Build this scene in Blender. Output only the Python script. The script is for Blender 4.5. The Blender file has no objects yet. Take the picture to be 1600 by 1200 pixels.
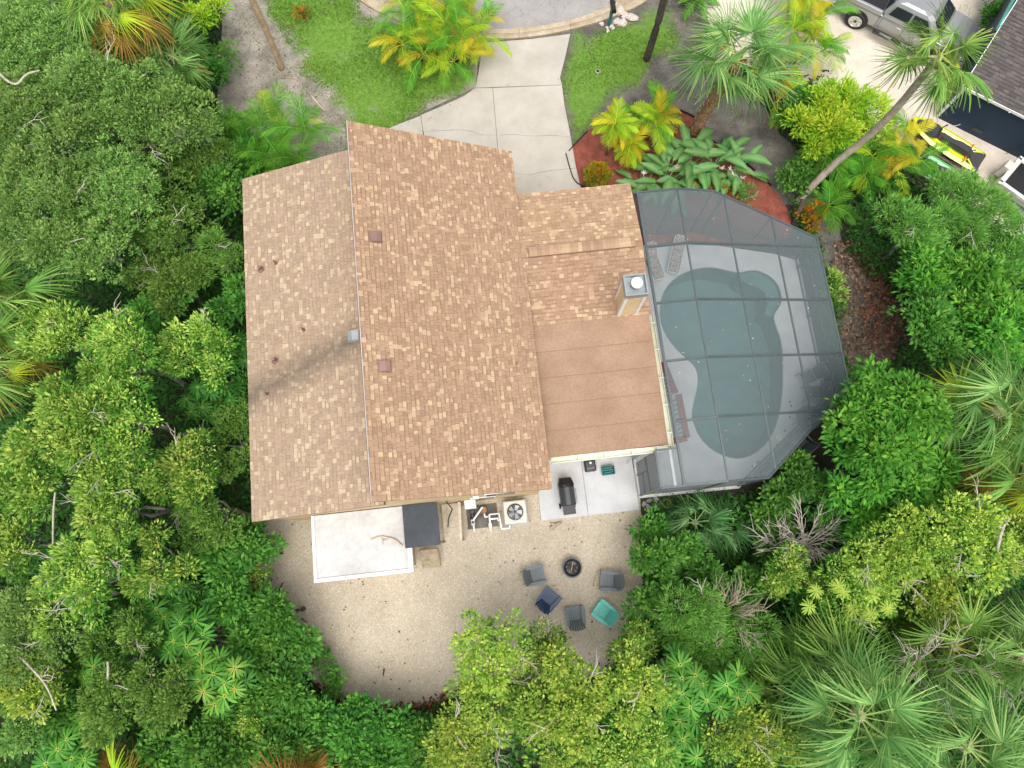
import bpy, math, random
import numpy as np
from mathutils import Vector, Matrix
from mathutils.geometry import tessellate_polygon

# ------------------------------------------------------------------ camera, sky, sun, exposure
scene = bpy.context.scene
CAM_H, FOCAL, TILT = 27.0, 1109.0, math.radians(12.6)
cam_data = bpy.data.cameras.new("camera")
cam_data.sensor_width = 36.0
cam_data.lens = 36.0 * FOCAL / 1600.0
cam_data.clip_end = 2000.0
camera = bpy.data.objects.new("camera", cam_data)
camera.location = (0, 0, CAM_H)
camera.rotation_euler = (TILT, 0, 0)
scene.collection.objects.link(camera)
scene.camera = camera

SUN_EL, SUN_AZ = math.radians(70), math.radians(172)      # azimuth clockwise from north (+Y)
world = bpy.data.worlds.new("World")
scene.world = world
world.use_nodes = True
wn = world.node_tree.nodes
sky = wn.new("ShaderNodeTexSky")
sky.sky_type = 'NISHITA'
sky.sun_disc = False
sky.sun_elevation = SUN_EL
sky.sun_rotation = SUN_AZ
sky.air_density, sky.dust_density, sky.ozone_density = 1.0, 4.0, 1.0
grey = wn.new("ShaderNodeHueSaturation")                   # a thin even overcast takes most of the blue out
grey.inputs["Saturation"].default_value = 0.35
world.node_tree.links.new(sky.outputs[0], grey.inputs["Color"])
world.node_tree.links.new(grey.outputs[0], wn["Background"].inputs[0])
wn["Background"].inputs[1].default_value = 0.13

sun_data = bpy.data.lights.new("sun", 'SUN')
sun_data.energy = 1.5
sun_data.angle = math.radians(55)
sun_data.color = (1.0, 0.97, 0.92)
sun = bpy.data.objects.new("sun", sun_data)
sd = Vector((math.sin(SUN_AZ) * math.cos(SUN_EL), math.cos(SUN_AZ) * math.cos(SUN_EL), math.sin(SUN_EL)))
sun.rotation_euler = sd.to_track_quat('Z', 'Y').to_euler()
sun.location = sd * 60
scene.collection.objects.link(sun)

scene.view_settings.view_transform = 'Standard'
scene.view_settings.look = 'None'
scene.view_settings.gamma = 1.0
scene.view_settings.exposure = 0.82
scene.cycles.max_bounces = 6
scene.cycles.diffuse_bounces = 3
scene.cycles.transparent_max_bounces = 10
scene.cycles.use_denoising = True

# ------------------------------------------------------------------ survey helpers
ST, CT = math.sin(TILT), math.cos(TILT)
def P(px, py, z=0.0):
    """World point at height z for a point read off the 1600x1200 photograph."""
    u, v = (px - 800) / FOCAL, (py - 600) / FOCAL
    d = Vector((u, ST - v * CT, -CT - v * ST))
    k = (z - CAM_H) / d.z
    return Vector((k * d.x, k * d.y, z))
TH = math.radians(6.2)                                     # the house is turned 6.2 degrees
HM = Matrix.Rotation(TH, 4, 'Z')
HI = HM.inverted()
def W(x, y, z=0.0): return HM @ Vector((x, y, z))          # house plan -> world
def LP(px, py, z=0.0): return HI @ P(px, py, z)            # photo -> house plan
def m_per_px(px, py, z):
    a, b = P(px - 5, py, z), P(px + 5, py, z)
    return (b - a).length / 10

C = scene.collection.objects
random.seed(7)

def tag(o, label=None, cat=None, group=None, kind=None):
    if label: o['label'] = label
    if cat: o['category'] = cat
    if group: o['group'] = group
    if kind: o['kind'] = kind
    return o
def thing(name, label, cat, loc=(0, 0, 0), rotz=0.0, group=None):
    o = bpy.data.objects.new(name, None)
    o.empty_display_size = 0.2
    o.location = loc
    o.rotation_euler = (0, 0, rotz)
    C.link(o)
    return tag(o, label, cat, group)
def place(name, mesh, parent=None, loc=(0, 0, 0), rot=(0, 0, 0), scale=(1, 1, 1)):
    o = bpy.data.objects.new(name, mesh)
    o.location, o.rotation_euler, o.scale = loc, rot, scale
    o.parent = parent
    C.link(o)
    return o

class MB:
    """Collects shapes, then links them as ONE mesh."""
    def __init__(self): self.v, self.f, self.t, self.cur = [], [], [], 0.5
    def add(self, vs, fs):
        n = len(self.v)
        self.v += [tuple(p) for p in vs]
        self.t += [self.cur] * len(vs)
        self.f += [tuple(i + n for i in q) for q in fs]
        return self
    def hexa(self, c):                                     # 4 bottom then 4 top corners
        return self.add(c, [(3, 2, 1, 0), (4, 5, 6, 7), (0, 1, 5, 4), (1, 2, 6, 5), (2, 3, 7, 6), (3, 0, 4, 7)])
    def box(self, x0, y0, z0, x1, y1, z1):
        return self.hexa([(x0, y0, z0), (x1, y0, z0), (x1, y1, z0), (x0, y1, z0), (x0, y0, z1), (x1, y0, z1), (x1, y1, z1), (x0, y1, z1)])
    def bar(self, a, b, w, h, up=(0, 0, 1)):
        a, b, up = Vector(a), Vector(b), Vector(up)
        d = (b - a).normalized()
        s = d.cross(up)
        if s.length < 1e-4: s = d.cross(Vector((1, 0, 0)))
        s.normalize(); u = s.cross(d)
        q = []
        for p in (a, b): q.append([p - s * w / 2 - u * h / 2, p + s * w / 2 - u * h / 2, p + s * w / 2 + u * h / 2, p - s * w / 2 + u * h / 2])
        return self.add(q[0] + q[1], [(0, 1, 2, 3), (7, 6, 5, 4), (0, 4, 5, 1), (1, 5, 6, 2), (2, 6, 7, 3), (3, 7, 4, 0)])
    def tube(self, pts, rads, n=8, cap=True):
        pts = [Vector(p) for p in pts]
        vs, fs = [], []
        for i, p in enumerate(pts):
            d = (pts[min(i + 1, len(pts) - 1)] - pts[max(i - 1, 0)]).normalized()
            s = d.cross(Vector((0, 0, 1)))
            if s.length < 1e-3: s = d.cross(Vector((0, 1, 0)))
            s.normalize(); u = s.cross(d)
            r = rads[i] if hasattr(rads, '__len__') else rads
            for k in range(n):
                a = 2 * math.pi * k / n
                vs.append(p + (s * math.cos(a) + u * math.sin(a)) * r)
        for i in range(len(pts) - 1):
            for k in range(n):
                a, b = i * n + k, i * n + (k + 1) % n
                fs.append((a, b, b + n, a + n))
        if cap:
            fs.append(tuple(range(n)))
            fs.append(tuple(range(len(vs) - n, len(vs)))[::-1])
        return self.add(vs, fs)
    def lathe(self, prof, n=24, c=(0, 0, 0)):
        vs, fs = [], []
        for r, z in prof:
            for k in range(n):
                a = 2 * math.pi * k / n
                vs.append((c[0] + r * math.cos(a), c[1] + r * math.sin(a), c[2] + z))
        for i in range(len(prof) - 1):
            for k in range(n):
                a, b = i * n + k, i * n + (k + 1) % n
                fs.append((a, b, b + n, a + n))
        if prof[0][0] > 1e-6: fs.append(tuple(range(n))[::-1])
        if prof[-1][0] > 1e-6: fs.append(tuple(range(len(vs) - n, len(vs))))
        return self.add(vs, fs)
    def prism(self, poly, z0, z1):
        n = len(poly)
        vs = [(p[0], p[1], z0) for p in poly] + [(p[0], p[1], z1) for p in poly]
        fs = [(i, (i + 1) % n, n + (i + 1) % n, n + i) for i in range(n)]
        for t in tessellate_polygon([[Vector((p[0], p[1], 0)) for p in poly]]):
            fs.append(tuple(i + n for i in t)); fs.append(tuple(t[::-1]))
        return self.add(vs, fs)
    def loft(self, rings, cap=True):
        n = len(rings[0]); vs = [p for r in rings for p in r]; fs = []
        for i in range(len(rings) - 1):
            for k in range(n):
                a, b = i * n + k, i * n + (k + 1) % n
                fs.append((a, b, b + n, a + n))
        if cap: fs.append(tuple(range(n))[::-1]); fs.append(tuple(range(len(vs) - n, len(vs))))
        return self.add(vs, fs)
    def quad(self, a, b, c, d): return self.add([a, b, c, d], [(0, 1, 2, 3)])
    def plate(self, pts, th):                              # a flat piece of some thickness, from its top corners
        pts = [Vector(p) for p in pts]
        nrm = (pts[1] - pts[0]).cross(pts[2] - pts[0]).normalized()
        if nrm.z < 0: pts.reverse(); nrm = -nrm
        n = len(pts)
        vs = pts + [p - nrm * th for p in pts]
        fs = [tuple(range(n)), tuple(range(n, 2 * n))[::-1]] + [(i, n + i, n + (i + 1) % n, (i + 1) % n) for i in range(n)]
        return self.add(vs, fs)
    def mesh(self, name, mat, smooth=False, tint=False):
        me = bpy.data.meshes.new(name)
        me.from_pydata(self.v, [], self.f)
        if mat: me.materials.append(mat)
        if tint: me.attributes.new("tint", 'FLOAT', 'POINT').data.foreach_set("value", self.t)
        if smooth: me.polygons.foreach_set("use_smooth", [True] * len(me.polygons))
        me.validate(); me.update()
        return me
    def build(self, name, mat, parent=None, loc=(0, 0, 0), rot=(0, 0, 0), smooth=False, tint=False, recalc=True):
        me = self.mesh(name, mat, smooth, tint)
        if recalc and len(me.polygons) < 20000:
            import bmesh
            bm = bmesh.new(); bm.from_mesh(me)
            bmesh.ops.recalc_face_normals(bm, faces=bm.faces)
            bm.to_mesh(me); bm.free()
        return place(name, me, parent, loc, rot)

def np_mesh(name, verts, faces4, mat, tint=None, smooth=False):
    """Quads (n,4) from arrays, with a per-point tint."""
    me = bpy.data.meshes.new(name)
    nv, nf = len(verts), len(faces4)
    me.vertices.add(nv); me.vertices.foreach_set("co", np.ascontiguousarray(verts, dtype=np.float32).ravel())
    me.loops.add(nf * 4); me.loops.foreach_set("vertex_index", np.ascontiguousarray(faces4, dtype=np.int32).ravel())
    me.polygons.add(nf)
    me.polygons.foreach_set("loop_start", np.arange(nf, dtype=np.int32) * 4)
    me.polygons.foreach_set("loop_total", np.full(nf, 4, dtype=np.int32))
    if smooth: me.polygons.foreach_set("use_smooth", np.ones(nf, dtype=bool))
    me.update(calc_edges=True)
    if tint is not None:
        me.attributes.new("tint", 'FLOAT', 'POINT').data.foreach_set("value", np.ascontiguousarray(tint, dtype=np.float32))
    if mat: me.materials.append(mat)
    return me

# ------------------------------------------------------------------ materials
def nodes_of(name):
    m = bpy.data.materials.new(name); m.use_nodes = True
    nt = m.node_tree
    return m, nt, nt.nodes["Principled BSDF"]
def ramp(nt, stops, interp='LINEAR'):
    r = nt.nodes.new("ShaderNodeValToRGB"); cr = r.color_ramp; cr.interpolation = interp
    while len(cr.elements) < len(stops): cr.elements.new(0.5)
    for e, (p, c) in zip(cr.elements, stops):
        e.position = p; e.color = (*c, 1)
    return r
def noise(nt, scale, detail=4, rough=0.6, coord='Object', out=0):
    tc = nt.nodes.new("ShaderNodeTexCoord"); n = nt.nodes.new("ShaderNodeTexNoise")
    n.inputs["Scale"].default_value = scale; n.inputs["Detail"].default_value = detail; n.inputs["Roughness"].default_value = rough
    nt.links.new(tc.outputs[coord], n.inputs["Vector"])
    return n
def mixc(nt, a, b, fac, mode='MIX'):
    m = nt.nodes.new("ShaderNodeMix"); m.data_type = 'RGBA'; m.blend_type = mode
    for i, s in ((6, a), (7, b)):
        if isinstance(s, tuple): m.inputs[i].default_value = (*s, 1)
        else: nt.links.new(s, m.inputs[i])
    if isinstance(fac, (int, float)): m.inputs[0].default_value = fac
    else: nt.links.new(fac, m.inputs[0])
    return m.outputs[2]
def bump(nt, bs, height, strength, dist=0.02):
    b = nt.nodes.new("ShaderNodeBump"); b.inputs["Strength"].default_value = strength; b.inputs["Distance"].default_value = dist
    nt.links.new(height, b.inputs["Height"]); nt.links.new(b.outputs[0], bs.inputs["Normal"])
def pm(name, c1, c2, scale=3.0, fine=40.0, rough=0.8, bmp=0.25, spec=0.3, metal=0.0, fine_amt=0.35):
    """Two-tone mottled surface with a fine grain."""
    m, nt, bs = nodes_of(name)
    n1, n2 = noise(nt, scale, 5), noise(nt, fine, 3)
    r1 = ramp(nt, [(0.32, c1), (0.68, c2)])
    nt.links.new(n1.outputs[0], r1.inputs[0])
    r2 = ramp(nt, [(0.25, (1 - fine_amt,) * 3), (0.75, (1 + fine_amt * 0.4,) * 3)])
    nt.links.new(n2.outputs[0], r2.inputs[0])
    nt.links.new(mixc(nt, r1.outputs[0], r2.outputs[0], 1.0, 'MULTIPLY'), bs.inputs["Base Color"])
    bs.inputs["Roughness"].default_value = rough; bs.inputs["Metallic"].default_value = metal
    bs.inputs["Specular IOR Level"].default_value = spec
    if bmp: bump(nt, bs, n2.outputs[0], bmp)
    return m
def plain(name, c, rough=0.5, metal=0.0, spec=0.5, var=0.12, coat=0.0):
    m = pm(name, tuple(x * (1 - var) for x in c), tuple(min(1, x * (1 + var)) for x in c), 1.7, 25, rough, 0.05, spec, metal, var)
    m.node_tree.nodes["Principled BSDF"].inputs["Coat Weight"].default_value = coat
    return m
def tinted(name, stops, rough=0.5, spec=0.35, transl=0.0, vary=.13, grain=0.0, interp='LINEAR', hue=0.008):
    """Colour from each leaf's or piece's own tint value."""
    m, nt, bs = nodes_of(name)
    at = nt.nodes.new("ShaderNodeAttribute"); at.attribute_name = "tint"
    r = ramp(nt, stops, interp); nt.links.new(at.outputs["Fac"], r.inputs[0])
    oi = nt.nodes.new("ShaderNodeObjectInfo")
    hs = nt.nodes.new("ShaderNodeHueSaturation")
    mr = nt.nodes.new("ShaderNodeMapRange"); mr.inputs[3].default_value = 1 - vary; mr.inputs[4].default_value = 1 + vary
    nt.links.new(oi.outputs["Random"], mr.inputs[0]); nt.links.new(mr.outputs[0], hs.inputs["Value"])
    mh = nt.nodes.new("ShaderNodeMapRange"); mh.inputs[3].default_value = 0.5 - hue; mh.inputs[4].default_value = 0.5 + hue
    nt.links.new(oi.outputs["Random"], mh.inputs[0]); nt.links.new(mh.outputs[0], hs.inputs["Hue"])
    nt.links.new(r.outputs[0], hs.inputs["Color"])
    col = hs.outputs[0]
    if grain:
        n = noise(nt, 30, 3); g = ramp(nt, [(0.3, (1 - grain,) * 3), (0.7, (1 + grain * .3,) * 3)])
        nt.links.new(n.outputs[0], g.inputs[0]); col = mixc(nt, col, g.outputs[0], 1.0, 'MULTIPLY')
        bump(nt, bs, n.outputs[0], 0.2)
    nt.links.new(col, bs.inputs["Base Color"])
    bs.inputs["Roughness"].default_value = rough; bs.inputs["Specular IOR Level"].default_value = spec
    if transl:
        tr = nt.nodes.new("ShaderNodeBsdfTranslucent"); nt.links.new(col, tr.inputs[0])
        mx = nt.nodes.new("ShaderNodeMixShader"); mx.inputs[0].default_value = transl
        nt.links.new(bs.outputs[0], mx.inputs[1]); nt.links.new(tr.outputs[0], mx.inputs[2])
        nt.links.new(mx.outputs[0], nt.nodes["Material Output"].inputs[0])
    return m

M = {}
M['soil'] = pm('dark_soil', (.030, .025, .018), (.075, .062, .046), 1.2, 22, 0.95, 0.5)
M['dirt'] = pm('sandy_dirt', (.20, .175, .145), (.42, .375, .315), 1.1, 16, 0.95, 0.4)
M['greydirt'] = pm('damp_grey_dirt', (.075, .068, .06), (.19, .172, .15), 1.4, 18, 0.9, 0.5)
M['mulch'] = pm('red_mulch', (.20, .052, .034), (.36, .105, .072), 3.0, 42, 0.9, 0.8, fine_amt=.6)
M['white_gravel'] = pm('pale_gravel', (.56, .485, .395), (.70, .625, .53), 1.0, 40, 0.9, 0.4, fine_amt=.3)
M['kerb'] = pm('stained_kerb', (.34, .25, .15), (.55, .46, .34), 1.3, 20, 0.85, 0.2)
M['edging'] = plain('black_edging', (.015, .015, .016), 0.5)
M['wall'] = plain('tan_stucco', (.60, .45, .26), 0.8, var=.1)
M['white'] = plain('white_paint', (.66, .65, .63), 0.5, var=.06)
M['gutter'] = plain('cream_gutter', (.66, .66, .50), 0.45, var=.1)
M['roofdeck'] = plain('brown_roof_deck', (.24, .145, .09), 0.9)
M['rollroof'] = pm('rolled_brown_roofing', (.27, .168, .106), (.345, .224, .148), 0.9, 14, 0.85, 0.15, fine_amt=.2)
M['darkroof'] = pm('dark_roofing_sheet', (.030, .037, .047), (.052, .06, .072), 1.5, 30, 0.6, 0.1)
M['whiteroof'] = pm('dirty_white_membrane', (.42, .41, .395), (.55, .545, .535), 0.8, 5, 0.6, 0.05, fine_amt=.16)
M['ventbrown'] = plain('brown_metal', (.27, .16, .13), 0.4, .3)
M['ventgrey'] = plain('grey_metal', (.33, .36, .36), 0.4, .4)
M['rust'] = pm('rusty_metal', (.16, .07, .035), (.3, .15, .08), 6, 40, .8)
M['chimneycap'] = plain('galvanised_cap', (.30, .34, .35), 0.4, 0.5)
M['black'] = plain('black_plastic', (.012, .012, .013), 0.4)
M['charcoal'] = plain('charcoal_metal', (.05, .055, .06), 0.45, .3)
M['cage'] = plain('bronze_grey_aluminium', (.085, .105, .105), 0.4, .3)
M['glass'] = plain('dark_window_glass', (.02, .025, .03), 0.08, spec=.7)
M['pvc'] = plain('white_pvc', (.8, .8, .8), 0.35)
M['deck'] = pm('pale_pool_deck', (.46, .47, .48), (.58, .59, .60), 1.0, 30, 0.8, 0.12, fine_amt=.15)
M['plaster'] = plain('pool_plaster', (.32, .43, .44), 0.7)
M['redwood'] = plain('red_stained_wood', (.23, .055, .05), 0.6, var=.2)
M['wood'] = pm('weathered_wood', (.27, .21, .13), (.45, .37, .25), 3, 30, .8)
M['palewood'] = pm('dry_driftwood', (.42, .35, .26), (.62, .54, .43), 5, 40, .8)
M['bark_grey'] = pm('pale_grey_bark', (.20, .18, .155), (.40, .37, .33), 5, 40, .9, .4)
M['bark_dark'] = pm('dark_bark', (.04, .032, .026), (.11, .09, .07), 6, 50, .9, .5)
M['bark_palm'] = pm('tan_palm_bark', (.29, .23, .16), (.52, .44, .35), 4, 26, .9, .4)
M['boots'] = pm('brown_leaf_boots', (.20, .10, .045), (.44, .27, .15), 7, 30, .85, .3)
M['bark_pale'] = pm('bleached_bark', (.34, .295, .24), (.60, .54, .46), 6, 40, .85, .3)
M['bark_tan'] = pm('tan_bark', (.36, .24, .14), (.58, .43, .29), 5, 26, .85, .3)
M['dripgrey'] = plain('weathered_drip_edge', (.42, .41, .40), .6)
M['rock'] = pm('grey_rock', (.22, .21, .19), (.45, .43, .40), 4, 30, .9, .4)
M['palerock'] = pm('pinkish_rock', (.45, .36, .30), (.72, .66, .60), 4, 30, .9, .3)
M['chair_grey'] = plain('grey_chair_plastic', (.125, .15, .165), 0.55)
M['chair_blue'] = plain('navy_chair_plastic', (.010, .045, .125), 0.45)
M['chair_teal'] = plain('turquoise_chair_plastic', (.13, .58, .50), 0.5)
M['truck'] = plain('silver_car_paint', (.36, .36, .36), 0.3, .55, coat=.6, var=.03)
M['chrome'] = plain('bright_metal', (.7, .7, .7), 0.2, .9, var=.04)
M['tyre'] = plain('tyre_rubber', (.018, .018, .018), 0.8)
M['lamp_red'] = plain('red_lamp', (.35, .02, .02), .25)
M['lime'] = plain('lime_yellow_gelcoat', (.62, .72, .03), 0.25, var=.05, coat=.4)
M['green'] = plain('green_gelcoat', (.02, .36, .10), 0.25, var=.05, coat=.4)
M['seat'] = plain('black_vinyl', (.04, .04, .045), .5)
M['strap'] = plain('orange_strap', (.6, .09, .02), .6)
M['siding'] = plain('navy_siding', (.012, .028, .052), 0.55, var=.1)
M['teal'] = plain('turquoise_fascia', (.10, .56, .47), 0.5)
M['acwhite'] = plain('beige_ac_metal', (.55, .53, .46), 0.45)
M['crate'] = plain('teal_crate', (.01, .17, .16), .5)
M['terracotta'] = plain('terracotta', (.42, .15, .07), .8)
M['cushion'] = pm('floral_cushion', (.10, .09, .08), (.62, .52, .45), 14, 40, .9, .1)
M['sling'] = plain('grey_sling', (.10, .12, .13), .7)
M['frame'] = plain('grey_frame', (.26, .28, .28), .4, .4)

# roof shingles: brown blend, light tan ones mixed in
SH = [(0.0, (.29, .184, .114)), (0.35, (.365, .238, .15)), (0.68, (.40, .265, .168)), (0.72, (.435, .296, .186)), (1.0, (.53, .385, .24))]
M['shingle'] = tinted('brown_blend_shingle', SH, .9, .15, 0, .06, .25, hue=.004)
M['shingle_n'] = tinted('charcoal_blend_shingle', [(0, (.065, .058, .055)), (1, (.16, .135, .125))], .9, .15, 0, .06, .25)

# west slope: same shingles, grazing sheen painted in as a paler, greyer tint, with a dark algae streak running down from the vent
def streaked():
    m = tinted('sheen_tinted_shingle', [(p, (c[0] * .88 + .04, c[1] * .92 + .045, c[2] * .95 + .042)) for p, c in SH], .9, .15, 0, .0, .25, hue=0)
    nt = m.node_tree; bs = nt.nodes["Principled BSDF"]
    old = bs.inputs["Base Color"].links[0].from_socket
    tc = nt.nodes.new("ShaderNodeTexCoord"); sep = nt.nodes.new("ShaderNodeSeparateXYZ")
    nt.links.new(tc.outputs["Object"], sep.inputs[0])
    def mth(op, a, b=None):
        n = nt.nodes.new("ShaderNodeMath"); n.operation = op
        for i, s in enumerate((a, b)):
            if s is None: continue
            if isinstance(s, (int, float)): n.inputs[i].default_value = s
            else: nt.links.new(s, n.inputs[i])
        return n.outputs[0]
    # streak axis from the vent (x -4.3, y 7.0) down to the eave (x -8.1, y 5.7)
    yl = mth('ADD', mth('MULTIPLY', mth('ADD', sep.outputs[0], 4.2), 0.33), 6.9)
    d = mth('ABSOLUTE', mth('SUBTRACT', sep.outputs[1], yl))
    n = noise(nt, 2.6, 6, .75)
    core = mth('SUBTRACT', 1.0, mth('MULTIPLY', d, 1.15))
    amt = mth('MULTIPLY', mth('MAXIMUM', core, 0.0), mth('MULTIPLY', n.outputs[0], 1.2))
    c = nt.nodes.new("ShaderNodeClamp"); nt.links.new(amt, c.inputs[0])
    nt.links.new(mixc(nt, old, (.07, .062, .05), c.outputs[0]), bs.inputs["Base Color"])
    return m
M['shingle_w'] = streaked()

# lawn: grass thinning into sandy soil
def lawn_mat(name, soil_a, soil_b, sc, fine):
    """Grass that thins into the bare soil round it; the tint value is how well the grass covers."""
    m, nt, bs = nodes_of(name)
    n1, n2, n3 = noise(nt, .8, 6, .7), noise(nt, 5, 5, .7), noise(nt, 60, 2)
    g = ramp(nt, [(.3, (.09, .20, .025)), (.55, (.15, .28, .045)), (.75, (.23, .33, .07))]); nt.links.new(n2.outputs[0], g.inputs[0])
    s1, s2 = noise(nt, sc, 5), noise(nt, fine, 3)
    s = ramp(nt, [(.32, soil_a), (.68, soil_b)]); nt.links.new(s1.outputs[0], s.inputs[0])
    s_ = ramp(nt, [(.25, (.65,) * 3), (.75, (1.14,) * 3)]); nt.links.new(s2.outputs[0], s_.inputs[0])
    soil = mixc(nt, s.outputs[0], s_.outputs[0], 1.0, 'MULTIPLY')
    f = ramp(nt, [(.3, (.6, .6, .6)), (.7, (1.15, 1.15, 1.15))]); nt.links.new(n3.outputs[0], f.inputs[0])
    grass = mixc(nt, g.outputs[0], f.outputs[0], 1.0, 'MULTIPLY')
    at = nt.nodes.new("ShaderNodeAttribute"); at.attribute_name = "tint"
    ad = nt.nodes.new("ShaderNodeMath"); ad.operation = 'ADD'; nt.links.new(at.outputs["Fac"], ad.inputs[0]); nt.links.new(n1.outputs[0], ad.inputs[1])
    k = ramp(nt, [(.0, (0, 0, 0)), (1, (1, 1, 1))]); k.color_ramp.elements[0].position = .0
    mr = nt.nodes.new("ShaderNodeMapRange"); mr.inputs[1].default_value = .84; mr.inputs[2].default_value = 1.14
    nt.links.new(ad.outputs[0], mr.inputs[0]); nt.links.new(mr.outputs[0], k.inputs[0])
    nt.links.new(mixc(nt, soil, grass, k.outputs[0]), bs.inputs["Base Color"])
    bs.inputs["Roughness"].default_value = .95; bs.inputs["Specular IOR Level"].default_value = .1
    bump(nt, bs, n3.outputs[0], .6, .03)
    return m
M['lawn'] = lawn_mat('thin_lawn', (.20, .175, .145), (.42, .375, .315), 1.1, 16)
M['lawn_grey'] = lawn_mat('thin_lawn_on_grey_dirt', (.075, .068, .06), (.19, .172, .15), 1.4, 18)
def gravel_mat(name, a, b, spot):
    m, nt, bs = nodes_of(name)
    n1, n2 = noise(nt, .5, 7, .68), noise(nt, 26, 4, .75)
    base = ramp(nt, [(.3, a), (.7, b)]); nt.links.new(n1.outputs[0], base.inputs[0])
    vo = nt.nodes.new("ShaderNodeTexVoronoi"); vo.inputs["Scale"].default_value = 28
    tc = nt.nodes.new("ShaderNodeTexCoord"); nt.links.new(tc.outputs["Object"], vo.inputs["Vector"])
    r = ramp(nt, [(.0, (.86, .85, .83)), (.5, (1, 1, 1)), (1, spot)]); nt.links.new(vo.outputs["Color"], r.inputs[0])
    f = ramp(nt, [(.28, (.8, .8, .79)), (.6, (1.04, 1.04, 1.04))]); nt.links.new(n2.outputs[0], f.inputs[0])
    c = mixc(nt, base.outputs[0], r.outputs[0], 1.0, 'MULTIPLY')
    nt.links.new(mixc(nt, c, f.outputs[0], 1.0, 'MULTIPLY'), bs.inputs["Base Color"])
    bs.inputs["Roughness"].default_value = .9; bs.inputs["Specular IOR Level"].default_value = .2
    bump(nt, bs, vo.outputs["Distance"], .5, .02)
    return m
M['gravel'] = gravel_mat('shell_gravel', (.385, .33, .25), (.505, .445, .352), (1.3, 1.28, 1.25))
def concrete_mat():
    m, nt, bs = nodes_of('driveway_concrete')
    n1, n2, n3 = noise(nt, .6, 6, .65), noise(nt, 35, 3), noise(nt, 2.2, 5, .7)
    a = ramp(nt, [(.3, (.365, .332, .28)), (.7, (.49, .453, .392))]); nt.links.new(n1.outputs[0], a.inputs[0])
    s = ramp(nt, [(.63, (1, 1, 1)), (.75, (.72, .68, .64))]); nt.links.new(n3.outputs[0], s.inputs[0])
    f = ramp(nt, [(.3, (.88,) * 3), (.7, (1.04,) * 3)]); nt.links.new(n2.outputs[0], f.inputs[0])
    c = mixc(nt, a.outputs[0], s.outputs[0], 1.0, 'MULTIPLY')
    nt.links.new(mixc(nt, c, f.outputs[0], 1.0, 'MULTIPLY'), bs.inputs["Base Color"])
    bs.inputs["Roughness"].default_value = .85; bump(nt, bs, n2.outputs[0], .15)
    return m
M['concrete'] = concrete_mat()
def asphalt_mat():
    m, nt, bs = nodes_of('worn_asphalt')
    n1, n2 = noise(nt, .8, 5), noise(nt, 45, 3, .8)
    a = ramp(nt, [(.3, (.27, .25, .24)), (.7, (.36, .34, .32))]); nt.links.new(n1.outputs[0], a.inputs[0])
    vo = nt.nodes.new("ShaderNodeTexVoronoi"); vo.feature = 'DISTANCE_TO_EDGE'; vo.inputs["Scale"].default_value = 1.7
    tc = nt.nodes.new("ShaderNodeTexCoord"); mp = nt.nodes.new("ShaderNodeMix"); mp.data_type = 'VECTOR'; mp.inputs[0].default_value = .22
    nn = noise(nt, 3, 4); nt.links.new(tc.outputs["Object"], mp.inputs[4]); nt.links.new(nn.outputs[1], mp.inputs[5]); nt.links.new(mp.outputs[1], vo.inputs["Vector"])
    k = ramp(nt, [(.0, (.74, .74, .74)), (.022, (1, 1, 1))]); nt.links.new(vo.outputs[0], k.inputs[0])
    f = ramp(nt, [(.3, (.7,) * 3), (.7, (1.15,) * 3)]); nt.links.new(n2.outputs[0], f.inputs[0])
    c = mixc(nt, a.outputs[0], k.outputs[0], 1.0, 'MULTIPLY')
    nt.links.new(mixc(nt, c, f.outputs[0], 1.0, 'MULTIPLY'), bs.inputs["Base Color"])
    bs.inputs["Roughness"].default_value = .9; bump(nt, bs, n2.outputs[0], .4)
    return m
M['asphalt'] = asphalt_mat()
def screen_mat(name='insect_screen', lo=.40, hi=.48, col=(.17, .205, .21, 1)):
    """Insect screen: a fine dark weave, part opaque, part open."""
    m = bpy.data.materials.new(name); m.use_nodes = True; nt = m.node_tree; nt.nodes.remove(nt.nodes["Principled BSDF"])
    d = nt.nodes.new("ShaderNodeBsdfDiffuse"); t = nt.nodes.new("ShaderNodeBsdfTransparent"); mx = nt.nodes.new("ShaderNodeMixShader")
    d.inputs[0].default_value = col
    n = noise(nt, .5, 4); mr = nt.nodes.new("ShaderNodeMapRange"); mr.inputs[3].default_value = lo; mr.inputs[4].default_value = hi
    nt.links.new(n.outputs[0], mr.inputs[0]); nt.links.new(mr.outputs[0], mx.inputs[0])
    nt.links.new(t.outputs[0], mx.inputs[1]); nt.links.new(d.outputs[0], mx.inputs[2])
    nt.links.new(mx.outputs[0], nt.nodes["Material Output"].inputs[0])
    return m
M['screen'] = screen_mat()
M['wall_screen'] = screen_mat('wall_insect_screen', .58, .66, (.125, .155, .165, 1))      # walls carry a denser no-see-um weave
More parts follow.
